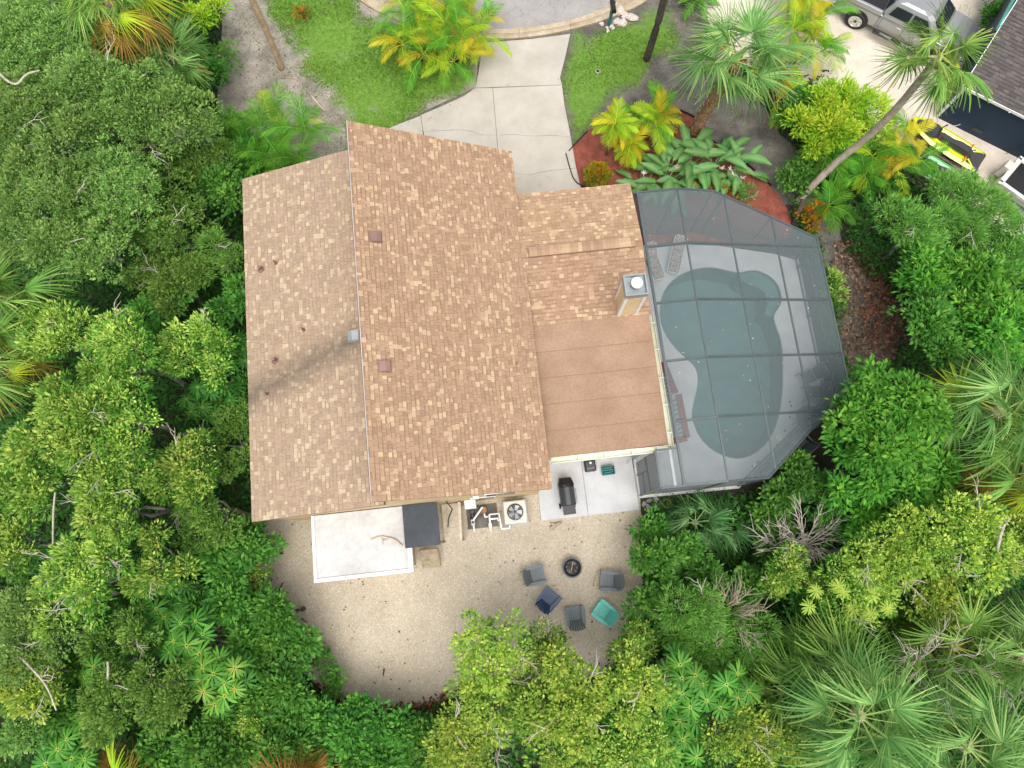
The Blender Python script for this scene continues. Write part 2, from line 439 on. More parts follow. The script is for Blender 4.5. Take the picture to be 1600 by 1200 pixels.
def water_mat():
    m = bpy.data.materials.new('pool_water'); m.use_nodes = True; nt = m.node_tree; nt.nodes.remove(nt.nodes["Principled BSDF"])
    t = nt.nodes.new("ShaderNodeBsdfTransparent"); t.inputs[0].default_value = (.50, .65, .64, 1)
    g = nt.nodes.new("ShaderNodeBsdfGlossy"); g.inputs["Roughness"].default_value = .05
    fr = nt.nodes.new("ShaderNodeFresnel"); fr.inputs[0].default_value = 1.33
    n = noise(nt, 5, 2); b = nt.nodes.new("ShaderNodeBump"); b.inputs["Strength"].default_value = .08
    nt.links.new(n.outputs[0], b.inputs["Height"]); nt.links.new(b.outputs[0], g.inputs["Normal"])
    mx = nt.nodes.new("ShaderNodeMixShader"); nt.links.new(fr.outputs[0], mx.inputs[0])
    nt.links.new(t.outputs[0], mx.inputs[1]); nt.links.new(g.outputs[0], mx.inputs[2])
    nt.links.new(mx.outputs[0], nt.nodes["Material Output"].inputs[0])
    return m
M['water'] = water_mat()

# foliage palettes: old leaf, mature leaf, new growth
def fol(key, a, b, c, transl=.38, rough=.55, spec=.16):
    M[key] = tinted(key, [(.0, a), (.5, b), (1.0, c)], rough, spec, transl)
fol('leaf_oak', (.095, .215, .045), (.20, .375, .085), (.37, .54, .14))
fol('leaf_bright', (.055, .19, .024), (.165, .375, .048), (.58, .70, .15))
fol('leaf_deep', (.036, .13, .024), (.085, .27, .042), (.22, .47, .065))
fol('leaf_yellow', (.11, .24, .033), (.27, .45, .062), (.64, .72, .13))
fol('leaf_lime', (0.140, 0.375, 0.020), (0.367, 0.650, 0.039), (0.756, 0.820, 0.088))
fol('leaf_glossy', (.034, .135, .02), (.085, .30, .032), (.23, .50, .06))
fol('leaf_feather', (0.085, 0.227, 0.034), (0.171, 0.398, 0.069), (0.342, 0.596, 0.127))
fol('leaf_olive', (.075, .17, .03), (.15, .30, .05), (.31, .46, .095))
M['leaf_umbrella'] = tinted('leaf_umbrella', [(.0, (.028, .12, .022)), (.5, (.08, .27, .034)), (.85, (.20, .44, .055)), (1.0, (.70, .64, .12))], .5, .2, .36)
fol('frond_dark', (0.033, 0.134, 0.037), (0.094, 0.268, 0.079), (0.374, 0.549, 0.231))
fol('frond_fan', (0.066, 0.183, 0.032), (0.187, 0.378, 0.068), (0.528, 0.671, 0.168))
fol('frond_blue', (.065, .18, .045), (.185, .40, .105), (.50, .66, .22))
fol('frond_old', (.20, .10, .02), (.38, .22, .05), (.52, .40, .10))
fol('frond_green', (0.033, 0.159, 0.015), (0.094, 0.317, 0.027), (0.286, 0.549, 0.047))
fol('frond_lime', (0.110, 0.293, 0.016), (0.308, 0.525, 0.026), (0.682, 0.708, 0.053))
fol('frond_gold', (.22, .30, .015), (.52, .48, .025), (.72, .46, .035))
fol('leaf_paddle', (.03, .13, .034), (.075, .25, .062), (.24, .42, .13), rough=.4, spec=.35)
fol('leaf_ixora', (.05, .16, .01), (.22, .30, .015), (.70, .16, .02))
fol('leaf_croton', (.06, .10, .01), (.35, .22, .01), (.55, .12, .01))
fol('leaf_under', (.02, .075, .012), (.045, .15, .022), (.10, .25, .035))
fol('grass_blade', (.08, .18, .02), (.14, .28, .03), (.26, .36, .06))
fol('dead_leaf', (.055, .035, .02), (.17, .10, .055), (.38, .25, .15), transl=0)
fol('red_leaf', (.08, .025, .015), (.19, .065, .038), (.34, .15, .085), transl=0)

# ================================================================== THE SETTING
def struct(o): o['kind'] = 'structure'; return o
def ragged(poly, step=0.5, amp=0.15, seed=0):
    """Round and roughen a polygon's outline."""
    rng = random.Random(seed); out = []; n = len(poly)
    for i in range(n):
        a, b = Vector(poly[i][:2]), Vector(poly[(i + 1) % n][:2])
        k = max(1, int((b - a).length / step)); d = (b - a); nr = Vector((-d.y, d.x)).normalized() if d.length else Vector((0, 0))
        for j in range(k):
            out.append(a + d * (j / k) + nr * rng.uniform(-amp, amp))
    return out
def chaikin(poly, it=2, closed=True):
    for _ in range(it):
        q = []; n = len(poly)
        rg = range(n) if closed else range(n - 1)
        if not closed: q.append(Vector(poly[0]))
        for i in rg:
            a, b = Vector(poly[i]), Vector(poly[(i + 1) % n])
            q += [a * .75 + b * .25, a * .25 + b * .75]
        if not closed: q.append(Vector(poly[-1]))
        poly = q
    return poly
def sheet(name, poly, z, mat, holes=(), parent=None):
    loops = [[Vector((p[0], p[1], 0)) for p in poly]] + [[Vector((p[0], p[1], 0)) for p in h] for h in holes]
    vs = [(p.x, p.y, z) for l in loops for p in l]
    fs = []
    for t in tessellate_polygon(loops):
        a, b, c = (Vector(vs[i]) for i in t)
        fs.append(tuple(t) if (b - a).cross(c - a).z > 0 else tuple(t[::-1]))
    return MB().add(vs, fs).build(name, mat, parent, recalc=False)
def pix(pts, z=0.0): return [P(a, b, z) for a, b in pts]

def inside(poly, x, y):
    px = np.array([p[0] for p in poly]); py = np.array([p[1] for p in poly]); r = np.zeros(len(x), bool); j = len(px) - 1
    for i in range(len(px)):
        c = ((py[i] > y) != (py[j] > y)) & (x < (px[j] - px[i]) * (y - py[i]) / (py[j] - py[i] + 1e-12) + px[i]); r ^= c; j = i
    return r
POOL_PX = [(1030,480),(1034,460),(1047,440),(1067,426),(1092,418),(1115,417),(1140,423),(1155,426),(1170,422),(1185,422),(1202,430),(1215,442),(1222,460),(1221,475),(1214,485),(1209,494),(1212,507),(1220,527),(1224,552),(1224,575),(1224,605),(1220,640),(1212,670),(1200,692),(1180,710),(1157,718),(1135,715),(1112,704),(1092,684),(1081,657),(1080,645),(1084,625),(1089,605),(1090,587),(1085,572),(1070,559),(1052,542),(1037,520),(1031,500)]
DECK_Z = 0.10
pool = chaikin([Vector((p.x, p.y)) for p in pix(POOL_PX, DECK_Z)], 1)
pc = sum(pool, Vector((0, 0))) / len(pool)
hole = [pc + (p - pc) * 1.08 for p in pool]

S = 400
ground = sheet('ground', [(-S, -S), (S, -S), (S, S), (-S, S)], 0.0, M['soil'], [hole])
tag(struct(ground), 'dark leaf-strewn forest soil under the trees')

yard = ragged(chaikin(pix([(372,822),(378,905),(440,925),(452,985),(468,1045),(515,1092),(570,1107),(620,1112),(680,1100),(735,1078),(800,1062),(900,1075),(985,1020),(1012,940),(1003,870),(998,828),(1005,800),(985,700),(850,690),(800,740),(480,770)]), 2), .4, .05, 3)
tag(struct(sheet('gravel_yard', yard, .010, M['gravel'])), 'beige shell gravel yard behind the house')
def poly_dist(poly, x, y):
    """Signed distance to a polygon's outline, positive inside."""
    d = np.full(len(x), 1e9)
    for i in range(len(poly)):
        ax, ay = poly[i][0], poly[i][1]; bx, by = poly[(i + 1) % len(poly)][0], poly[(i + 1) % len(poly)][1]
        ex, ey = bx - ax, by - ay; t = np.clip(((x - ax) * ex + (y - ay) * ey) / (ex * ex + ey * ey + 1e-9), 0, 1)
        d = np.minimum(d, np.hypot(x - ax - t * ex, y - ay - t * ey))
    return np.where(inside(poly, x, y), d, -d)
def lawn_grid(poly, z, mat, step=.22, fade=1.3):
    xs = [p[0] for p in poly]; ys = [p[1] for p in poly]
    gx = np.arange(min(xs) - fade, max(xs) + fade, step); gy = np.arange(min(ys) - fade, max(ys) + fade, step)
    X, Y = np.meshgrid(gx, gy, indexing='ij'); x, y = X.ravel(), Y.ravel(); d = poly_dist(poly, x, y)
    n1, n2 = X.shape; idx = np.arange(n1 * n2).reshape(n1, n2)
    f = np.stack([idx[:-1, :-1], idx[1:, :-1], idx[1:, 1:], idx[:-1, 1:]], -1).reshape(-1, 4)
    f = f[(d[f] > -fade).all(1)]
    return place('lawn', np_mesh('lawn', np.stack([x, y, np.full(len(x), z)], 1), f, mat, np.clip(.42 + d / 2.0, 0, .72)))
dirt_nw = ragged(chaikin(pix([(345,-40),(352,70),(338,150),(350,215),(420,262),(560,262),(640,215),(760,150),(770,40),(640,-40)]), 1), .5, .12, 4)
tag(struct(sheet('dirt_patch', dirt_nw, .004, M['dirt'])), 'bare sandy dirt beside the lawn')
lawn_w = ragged(ragged(chaikin(pix([(400,-40),(412,25),(440,70),(475,105),(500,140),(530,172),(545,205),(560,235),(600,230),(640,185),(690,163),(738,138),(748,115),(750,70),(690,62),(610,38),(560,8),(540,-40)]), 1), .9, .30, 5), .22, .12, 55)
tag(struct(lawn_grid(lawn_w, .009, M['lawn'])), 'patchy green lawn west of the driveway')
dirt_e = ragged(chaikin(pix([(870,110),(890,60),(960,36),(1030,0),(1060,-30),(1130,30),(1150,110),(1215,200),(1290,300),(1330,420),(1430,480),(1370,590),(1330,640),(1290,420),(1240,300),(900,300)]), 1), .5, .12, 6)
tag(struct(sheet('dirt_patch', dirt_e, .005, M['greydirt'])), 'damp grey dirt strip east of the mulch bed')
lawn_e = ragged(ragged(chaikin(pix([(874,122),(892,52),(930,50),(985,38),(1020,15),(1050,20),(1068,50),(1050,85),(1010,110),(985,140),(950,160),(930,190),(895,236),(880,165)]), 1), .9, .2, 7), .22, .10, 57)
tag(struct(lawn_grid(lawn_e, .010, M['lawn_grey'])), 'small patchy lawn east of the driveway')
drive_n = chaikin(pix([(1085,-60),(1105,40),(1150,105),(1240,115),(1330,180),(1400,260),(1470,330),(1560,350),(1640,420),(1760,330),(1700,-60)]), 1)
tag(struct(sheet('gravel_drive', drive_n, .014, M['white_gravel'])), 'pale gravel drive of the neighbouring house')
mulch = chaikin(pix([(889,236),(900,224),(918,204),(945,186),(1000,168),(1050,172),(1085,182),(1105,214),(1160,252),(1210,296),(1242,345),(1230,380),(1000,400),(915,300),(898,284)]), 1)
tag(struct(sheet('mulch_bed', mulch, .020, M['mulch'])), 'bed of red wood mulch beside the driveway')
ed = MB()
for seq in ([(884,240),(890,262),(897,284),(914,293)], [(889,236),(903,220),(918,205)], [(1062,172),(1085,182),(1102,198)], [(1110,218),(1150,243),(1170,258),(1205,290)]):
    pts = chaikin([Vector(p) for p in pix(seq, .05)], 2, False)
    for a, b in zip(pts, pts[1:]): ed.bar(a, b, .035, .12)
tag(ed.build('bed_edging', M['edging']), 'black plastic edging strip round the red mulch bed', 'edging')

# road, kerb, driveway
KO = chaikin(pix([(515,-45),(560,2),(600,26),(680,54),(770,64),(835,60),(900,47),(955,30),(1010,6),(1060,-40)]), 2, False)
KI = chaikin(pix([(560,-45),(598,-8),(630,14),(692,37),(770,47),(835,43),(900,30),(945,13),(985,-12),(1010,-45)]), 2, False)
road = [Vector((p.x, p.y)) for p in KI] + [Vector((40, 45)), Vector((-25, 45))]
tag(struct(sheet('road', road, .016, M['asphalt'])), 'worn grey asphalt of the cul-de-sac')
kerb = bpy.data.objects.new('kerb', None); C.link(kerb); tag(struct(kerb), 'stained concrete kerb and gutter along the road')
n = min(len(KO), len(KI)); seg = 5
for i in range(0, n - 1, seg):
    j1 = min(i + seg, n - 1)
    prof = []
    for j in range(i, j1 + 1):
        a, b = KI[j], KO[j]
        if j == i: a, b = a.lerp(KI[j1], .006), b.lerp(KO[j1], .006)
        pts = []
        for t, z in ((0, .018), (.38, -.01 + .02), (.60, .09), (.82, .125), (1, .11)):
            q = a.lerp(b, t); pts.append((q.x, q.y, z))
        prof.append(pts + [(b.x, b.y, .001), (a.x, a.y, .001)])
    MB().loft(prof).build('kerb_stone', M['kerb'], kerb)
drive = sheet('driveway', [(q.x, q.y) for q in pix([(750,66),(892,52),(876,122),(905,290),(905,330),(560,330),(520,262),(615,196),(743,137)])], .018, M['greydirt']); tag(struct(drive), 'pale concrete driveway leading to the garage')
D = {'n': [(752,67),(830,61),(891,53),(884,85),(875,121),(878,132.3),(743,136.9),(748,112),(751,90)],
     'c': [(770.2,137.4),(878,133),(882,165),(890,205),(900,262),(909,300),(905,330),(790,335),(778,232)],
     'm': [(742,137.9),(769.6,137.4),(777.4,232),(787,335),(690,330),(660.6,201),(657.6,180),(690,166),(725,150)],
     'w': [(657,181),(660,201),(672,330),(560,330),(520,262),(575,218),(615,197)]}
for k, poly in D.items():
    q = [Vector((p.x, p.y)) for p in pix(poly, .05)]
    MB().prism(q, .0, .052).build('slab', M['concrete'], drive)
ck = MB()
for seq in ([(664,206),(690,205),(715,203),(735,204),(752,211),(768,212),(777,210)], [(781,212),(800,209),(830,213),(865,212),(892,214)], [(786,262),(820,276),(850,268),(900,262)], [(661,230),(700,238),(740,235),(778,240)]):
    pts = [P(a + random.uniform(-1, 1), b + random.uniform(-1.2, 1.2), .0545) for a, b in seq]
    pts = chaikin(pts, 1, False)
    for a, b in zip(pts, pts[1:]):
        s = (b - a).cross(Vector((0, 0, 1))).normalized() * random.uniform(.003, .008)
        ck.quad(a - s, a + s, b + s, b - s)
ck.build('crack', M['greydirt'], drive)

# loose pieces of the yard: shells and stones, fallen leaves
def scatter_in(poly, n, rng):
    xs = [p[0] for p in poly]; ys = [p[1] for p in poly]
    x = rng.uniform(min(xs), max(xs), n); y = rng.uniform(min(ys), max(ys), n)
    k = inside(poly, x, y); return x[k], y[k]
def unit(v): return v / (np.linalg.norm(v, axis=-1, keepdims=True) + 1e-9)
def leaf_quads(pos, dirv, nrm, ln, wd, fold=.12, droop=.1):
    """One pointed, slightly folded leaf per row."""
    dirv = unit(dirv); side = unit(np.cross(nrm, dirv)); nrm = unit(np.cross(dirv, side))
    ln, wd = np.asarray(ln).reshape(-1, 1), np.asarray(wd).reshape(-1, 1)
    mid = pos + dirv * ln * .48
    v = np.stack([pos, mid + side * wd * .5 + nrm * wd * fold, pos + dirv * ln - nrm * ln * droop, mid - side * wd * .5 + nrm * wd * fold], 1)
    nl = len(pos)
    return v.reshape(-1, 3), np.arange(nl * 4).reshape(-1, 4)
def litter(name, poly, n, ln, mat, seed, label, z=.02, cat=True, zr=.03):
    rng = np.random.default_rng(seed); x, y = scatter_in(poly, n, rng); k = len(x)
    pos = np.stack([x, y, z + rng.uniform(0, zr, k)], 1); a = rng.uniform(0, 6.28, k)
    d = np.stack([np.cos(a), np.sin(a), rng.normal(0, .15, k)], 1)
    nr = np.stack([rng.normal(0, .35, k), rng.normal(0, .35, k), np.ones(k)], 1)
    l = ln * rng.uniform(.5, 1.5, k)
    v, f = leaf_quads(pos, d, nr, l, l * rng.uniform(.35, .7, k))
    o = place(name, np_mesh(name, v, f, mat, np.repeat(rng.uniform(0, 1, k), 4)))
    return tag(o, label, None, None, 'stuff')
def pebbles(name, poly, n, r, mat, seed, label, z):
    rng = np.random.default_rng(seed); x, y = scatter_in(poly, n, rng); k = len(x)
    r = r * rng.uniform(.5, 1.6, (k, 1)); a = rng.uniform(0, 1.57, k)
    c = np.stack([x, y, np.full(k, z)], 1); vs = []
    for dx, dy, dz, s in ((1, 0, 0, 1), (0, 1, 0, .8), (-1, 0, 0, 1), (0, -1, 0, .8)):
        ca, sa = np.cos(a), np.sin(a)
        vs.append(c + np.stack([dx * ca - dy * sa, dx * sa + dy * ca, np.zeros(k)], 1) * r * s)
    for dx, dy, dz, s in ((1, 0, 0, .6), (0, 1, 0, .5), (-1, 0, 0, .6), (0, -1, 0, .5)):
        ca, sa = np.cos(a), np.sin(a)
        vs.append(c + np.stack([dx * ca - dy * sa, dx * sa + dy * ca, np.full(k, 1.0)], 1) * r * s)
    v = np.stack(vs, 1).reshape(-1, 3); b = np.arange(k)[:, None] * 8
    f = np.concatenate([b + np.array(q) for q in ((4, 5, 6, 7), (0, 1, 5, 4), (1, 2, 6, 5), (2, 3, 7, 6), (3, 0, 4, 7))])
    return tag(place(name, np_mesh(name, v, f, mat, np.repeat(rng.uniform(0, 1, k), 8))), label, None, None, 'stuff')
M['pebble'] = tinted('shell_pebble', [(0, (.30, .23, .16)), (.6, (.50, .42, .32)), (1, (.80, .76, .68))], .8, .2, 0, 0)
pebbles('yard_pebbles', yard, 14000, .013, M['pebble'], 1, 'loose shells and pebbles scattered over the gravel yard', .010)
litter('fallen_leaves', yard, 420, .075, M['dead_leaf'], 2, 'fallen brown leaves scattered on the gravel yard')
rim = ragged(chaikin(pix([(455,1060),(520,1075),(575,1096),(650,1100),(730,1070),(800,1050),(830,1080),(760,1150),(600,1160),(480,1130)]), 1), .4, .1, 8)
litter('leaf_litter', rim, 4200, .12, M['red_leaf'], 3, 'reddish brown leaf litter along the yard edge', zr=.08)
lit = chaikin(pix([(1292,385),(1330,372),(1370,390),(1425,470),(1430,500),(1380,580),(1345,640),(1325,600),(1310,500)]), 1)
litter('leaf_litter', lit, 3200, .13, M['dead_leaf'], 4, 'brown leaf litter beside the pool screen', zr=.09)
lit2 = chaikin(pix([(1350,420),(1400,440),(1428,480),(1415,520),(1370,560),(1345,520)]), 1)
litter('leaf_litter', lit2, 500, .17, M['red_leaf'], 5, 'fallen rust-red leaves near the glossy shrubs', .05, zr=.07)
litter('leaf_litter', mulch, 500, .06, M['dead_leaf'], 6, 'pale chips and leaves on the red mulch', .022)
litter('leaf_litter', dirt_nw, 1200, .07, M['dead_leaf'], 7, 'dry leaves on the sandy dirt by the lawn', .014)
litter('leaf_litter', dirt_e, 2500, .08, M['dead_leaf'], 8, 'dry leaves on the damp grey dirt', .016)
def grass(poly, n, seed, label):
    rng = np.random.default_rng(seed); x, y = scatter_in(poly, n, rng)
    u = np.sin(x * 1.3 + y * .7) + np.sin(x * .6 - y * 1.7 + 2) + rng.normal(0, .8, len(x))
    k = u > -.25; x, y = x[k], y[k]; k = len(x); a = rng.uniform(0, 6.28, k)
    d = np.stack([np.cos(a), np.sin(a), rng.uniform(.3, 1.2, k)], 1)
    nr = np.stack([-np.cos(a), -np.sin(a), np.ones(k)], 1) + rng.normal(0, .3, (k, 3))
    v, f = leaf_quads(np.stack([x, y, np.full(k, .012)], 1), d, nr, rng.uniform(.05, .13, k), rng.uniform(.015, .035, k))
    t = np.clip(.45 + .12 * np.sin(x * .9) * np.cos(y * 1.1) + rng.normal(0, .2, k), 0, 1)
    tag(place('grass', np_mesh('grass', v, f, M['grass_blade'], np.repeat(t, 4))), label, None, None, 'stuff')
grass(lawn_w, 42000, 11, 'short grass blades of the lawn west of the driveway')
grass(lawn_e, 15000, 12, 'short grass blades of the lawn east of the driveway')
grass(dirt_nw, 9000, 13, 'sparse weeds growing in the sandy dirt')

# ================================================================== POOL AND DECK
XH, XC, XE = 5.60, 7.17, 12.6                               # house gutter, crease, east wall of the screen cage
ZC, ZE = 3.9, 2.15
def cz(x): return ZC if x <= XC else ZC - (ZC - ZE) * (x - XC) / (XE - XC)
CAGE = [(4.97, 1.19), (8.66, 1.16), (XE, 4.11), (XE, 9.88), (8.60, 11.57), (XH, 11.57)]
deck_poly = [W(*p) for p in [(4.9, 1.10), (8.7, 1.06), (XE + .12, 4.05), (XE + .12, 9.95), (8.64, 11.05), (5.2, 11.2), (5.2, 2.75), (4.9, 2.75)]]
deck = bpy.data.objects.new('pool_deck', None); C.link(deck); tag(struct(deck), 'pale concrete deck round the swimming pool')
dk = sheet('deck_slab', deck_poly, DECK_Z, M['deck'], [pool], deck)
MB().loft([[(p.x, p.y, z) for p in deck_poly] for z in (.0, DECK_Z - .002)], False).build('deck_edge', M['deck'], deck)
swim = thing('swimming_pool', 'kidney-shaped swimming pool under the screen cage', 'swimming pool', (pc.x, pc.y, 0))
lp = [(p - pc) for p in pool]
MB().loft([[(p.x, p.y, DECK_Z - .003) for p in lp], [(p.x, p.y, -1.3) for p in lp]], False).build('basin_wall', M['plaster'], swim, recalc=False)
fl = sheet('basin_floor', lp, -1.3, M['plaster'], parent=swim)
bench = [Vector((p.x, p.y)) - pc for p in pix([(1155,426.5),(1170,422.5),(1185,422.5),(1202,430.5),(1214.5,442),(1221.5,460),(1220.5,475),(1213.5,485),(1209,494),(1197,488),(1202,473),(1198,456),(1186,446),(1170,441),(1158,434)], DECK_Z)]
MB().prism(bench, -1.29, -.10).build('bench_step', M['plaster'], swim)
sheet('water', lp, -.02, M['water'], parent=swim)
rimv = MB()
for i in range(len(lp)):
    a, b = lp[i], lp[(i + 1) % len(lp)]
    rimv.bar((a.x, a.y, DECK_Z - .03), (b.x, b.y, DECK_Z - .03), .05, .05)
rimv.build('coping', M['frame'], swim)

# ================================================================== THE HOUSE (plan coordinates; x east, y north, turned by TH)
HB = Vector((-1.5, 7.5, 0))
hw = W(*HB)
house = thing('house', 'tan house with brown shingle roofs and a screened pool', 'house', (hw.x, hw.y, 0), TH)
def hb(mb, name, mat, parent=None, **k):
    """Build house-plan geometry as a part of the house."""
    mb.v = [(p[0] - HB.x, p[1] - HB.y, p[2]) for p in mb.v]
    return mb.build(name, mat, parent or house, **k)
# walls
w = MB()
sec = [(-7.85, 0), (1.15, 0), (1.15, 4.1), (-3.68, 6.62), (-3.78, 5.05), (-7.85, 3.9)]
for y0, y1 in ((1.66, 1.81), (13.1, 13.25)):
    w = MB(); w.loft([[(x, y0, z) for x, z in sec], [(x, y1, z) for x, z in sec]])
    hb(w, 'wall', M['wall'])
hb(MB().box(-7.85, 1.81, 0, -7.7, 13.1, 3.85), 'wall', M['wall'])
hb(MB().box(1.0, 1.81, 0, 1.15, 13.1, 4.05), 'wall', M['wall'])
hb(MB().box(-3.80, 1.81, 5.0, -3.69, 13.1, 6.5), 'clerestory_wall', M['wall'])
hb(MB().box(1.15, 11.6, 0, 5.2, 11.75, 3.55), 'wall', M['wall'])
hb(MB().box(5.05, 2.9, 0, 5.2, 11.6, 3.5), 'wall', M['wall'])
hb(MB().box(1.15, 2.9, 0, 5.05, 3.05, 3.4), 'wall', M['wall'])
# south wall fittings
for x0, x1, z0, z1 in ((-.75, .35, 2.3, 3.2), (-1.3, -.4, 1.0, 1.9)):
    wd = hb(MB().box(x0, 1.63, z0, x1, 1.66, z1), 'window', M['white'])
    m_ = MB().box(x0 + .06, 1.62, z0 + .06, x1 - .06, 1.632, z1 - .06); hb(m_, 'pane', M['glass']).parent = wd
    wd.children[0].location = (0, 0, 0)

def shingle_tab(mb, q, lo, tint):
    """One tab: the raised face, its butt edge, and the dark granule band many tabs carry along the top."""
    mb.cur = tint
    h = int(tint * 9973) % 10
    if h < 6:
        k = .52 + .06 * (h % 3)
        a, b = q[0].lerp(q[3], k), q[1].lerp(q[2], k)
        mb.add([q[0], q[1], b, a] + lo, [(0, 1, 2, 3), (4, 5, 1, 0), (4, 0, 3), (1, 5, 2)])
        mb.cur = -.1 if h < 4 else .12
        mb.add([a, b, q[2], q[3]], [(0, 1, 2, 3)])
    else: mb.add(q + lo, [(0, 1, 2, 3), (4, 5, 1, 0), (4, 0, 3), (1, 5, 2)])
def slope(name, A, B, Cc, Dd, mat, exposure, th, tabw, seed, light=.2, parent=house, single=0, off=HB, chips=None):
    """A roof plane: A,B eave ends, Dd,Cc ridge ends (A under Dd). Slab plus every shingle tab as its own raised piece."""
    A, B, Cc, Dd = (Vector(p) - off for p in (A, B, Cc, Dd))
    rng = random.Random(seed)
    slab = MB().plate([A, B, Cc, Dd], th).build(name, M['roofdeck'], parent)
    nrm = (B - A).cross(Dd - A).normalized()
    if nrm.z < 0: nrm = -nrm
    L = ((Dd - A).length + (Cc - B).length) / 2
    rows = int(L / exposure); mb = MB(); singles = []
    run = Vector((0, 0, 0))
    for r in range(rows):
        t0, t1 = r / rows, min(1, (r + 1.25) / rows)
        a0, b0, a1, b1 = A.lerp(Dd, t0), B.lerp(Cc, t0), A.lerp(Dd, t1), B.lerp(Cc, t1)
        wlen = (b0 - a0).length; x = 0.0
        while x < wlen - .01:
            wdt = tabw * rng.uniform(.62, 1.25); x1 = min(wlen, x + wdt)
            if wlen - x1 < tabw * .4: x1 = wlen
            u0, u1 = x / wlen, (x1 - .006) / wlen
            pp = a0.lerp(b0, (u0 + u1) / 2)
            cl = .5 + .5 * math.sin(pp.x * 1.9 + pp.y * 1.1 + seed) * math.sin(pp.y * 1.7 - pp.x * .8)
            tint = rng.uniform(.72, 1.0) if rng.random() < light * (.75 + .5 * cl) else rng.uniform(.12, .68)
            lift = rng.uniform(.012, .026)
            q = [a0.lerp(b0, u0) + nrm * lift, a0.lerp(b0, u1) + nrm * lift, a1.lerp(b1, u1) + nrm * .003, a1.lerp(b1, u0) + nrm * .003]
            lo = [q[0] - nrm * (lift - .001), q[1] - nrm * (lift - .001)]
            piece = (q, lo, tint)
            if rows - r <= 5 and len(singles) < single: singles.append(piece)
            else:
                shingle_tab(mb, q, lo, tint)
            x = x1
    f = mb.build('shingle_field', mat, slab, tint=True, recalc=False); f['kind'] = 'stuff'
    for q, lo, tint in singles:
        m1 = MB(); m1.cur = tint
        c = sum(q, Vector((0, 0, 0))) / 4
        shingle_tab(m1, [p - c for p in q], [p - c for p in lo], tint)
        m1.build('shingle', mat, slab, c, tint=True, recalc=False)
    return slab
YS, YN = 1.53, 13.55
RE = slope('roof', (1.455, YS, 4.1), (1.455, YN, 4.1), (-3.79, YN, 6.85), (-3.79, YS, 6.85), M['shingle'], .135, .14, .155, 1, .20, single=300)
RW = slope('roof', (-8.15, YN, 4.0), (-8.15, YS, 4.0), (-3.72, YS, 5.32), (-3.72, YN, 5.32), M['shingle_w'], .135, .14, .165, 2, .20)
# the algae streak is laid out in plan coordinates, so give the west field the plan origin
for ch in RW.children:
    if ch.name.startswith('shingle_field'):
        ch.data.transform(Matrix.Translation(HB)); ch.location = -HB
WN = slope('roof', (1.20, 12.07, 3.68), (5.58, 12.07, 3.68), (5.58, 9.60, 4.16), (1.20, 9.60, 4.16), M['shingle'], .135, .10, .17, 3, .20)
WS = slope('roof', (1.20, 7.12, 3.70), (5.58, 7.12, 3.70), (5.58, 9.60, 4.17), (1.20, 9.60, 4.17), M['shingle'], .135, .10, .17, 4, .20)
# ridge vent with cap shingles
rv = hb(MB().box(1.61, 9.415, 4.165, 5.29, 9.775, 4.25), 'ridge_vent', M['roofdeck'])
capm = None
for i in range(26):
    x0 = 1.63 + i * .141
    mb = MB(); mb.cur = random.uniform(.1, .68) if random.random() < .75 else .8
    mb.plate([(x0, 9.43, 4.25), (x0 + .137, 9.43, 4.255), (x0 + .137, 9.60, 4.29), (x0, 9.60, 4.285)], .015)
    mb.plate([(x0, 9.60, 4.285), (x0 + .137, 9.60, 4.29), (x0 + .137, 9.77, 4.255), (x0, 9.77, 4.25)], .015)
    o = hb(mb, 'cap_shingle', M['shingle'], tint=True); o.parent = rv
# drip edges and fascias
hb(MB().bar((-3.80, YS - .01, 6.862), (-3.80, YN + .01, 6.862), .022, .02), 'drip_edge', M['dripgrey'])
hb(MB().box(-3.80, YS, 6.55, -3.77, YN, 6.72), 'fascia', M['white'])
for y in (YS + .02, YN - .02):
    hb(MB().bar((1.40, y, 3.90), (-3.74, y, 6.60), .02, .15), 'fascia', M['white'])
    hb(MB().bar((-8.1, y, 3.80), (-3.85, y, 5.06), .02, .15), 'fascia', M['white'])
hb(MB().bar((1.42, YS + .03, 3.86), (1.42, YN - .03, 3.86), .02, .16), 'fascia', M['white'])
hb(MB().bar((-8.11, YS + .03, 3.76), (-8.11, YN - .03, 3.76), .02, .16), 'fascia', M['white'])
# the low brown roof over the back room: overlapping rolled sheets
ys = [2.62, 3.52, 4.42, 5.32, 6.22, 7.16]
for i in range(5):
    y0, y1 = ys[i] - (.0 if i == 0 else .05), ys[i + 1]
    z0, z1 = 3.50 + .04 * i, 3.545 + .04 * i
    hb(MB().plate([(1.10, y0, z0 + .016), (5.52, y0, z0 + .016), (5.52, y1, z1 - .004), (1.10, y1, z1 - .004)], .03), 'roofing_sheet', M['rollroof'])
    if i: hb(MB().plate([(1.3, y0 - .006, z0 + .020), (5.5, y0 - .006, z0 + .020), (5.5, y0 + .010, z0 + .024), (1.3, y0 + .010, z0 + .024)], .006), 'seam', M['roofdeck'])
hb(MB().box(1.2, 2.66, 3.33, 5.5, 7.1, 3.44), 'roof_deck', M['roofdeck'])
g = MB()                                                    # gutter trough with straps
for a, b in (((5.54, 2.50, 3.40), (5.54, 7.2, 3.40)), ((5.70, 2.34, 3.42), (5.70, 7.2, 3.42))): g.bar(a, b, .025, .14)
g.bar((5.62, 2.42, 3.34), (5.62, 7.2, 3.34), .16, .02)
for a, b in (((1.58, 2.58, 3.40), (5.54, 2.58, 3.40)), ((1.58, 2.40, 3.42), (5.70, 2.40, 3.42))): g.bar(a, b, .025, .14)
g.bar((1.58, 2.49, 3.34), (5.62, 2.49, 3.34), .16, .02)
gut = hb(g, 'gutter', M['gutter'])
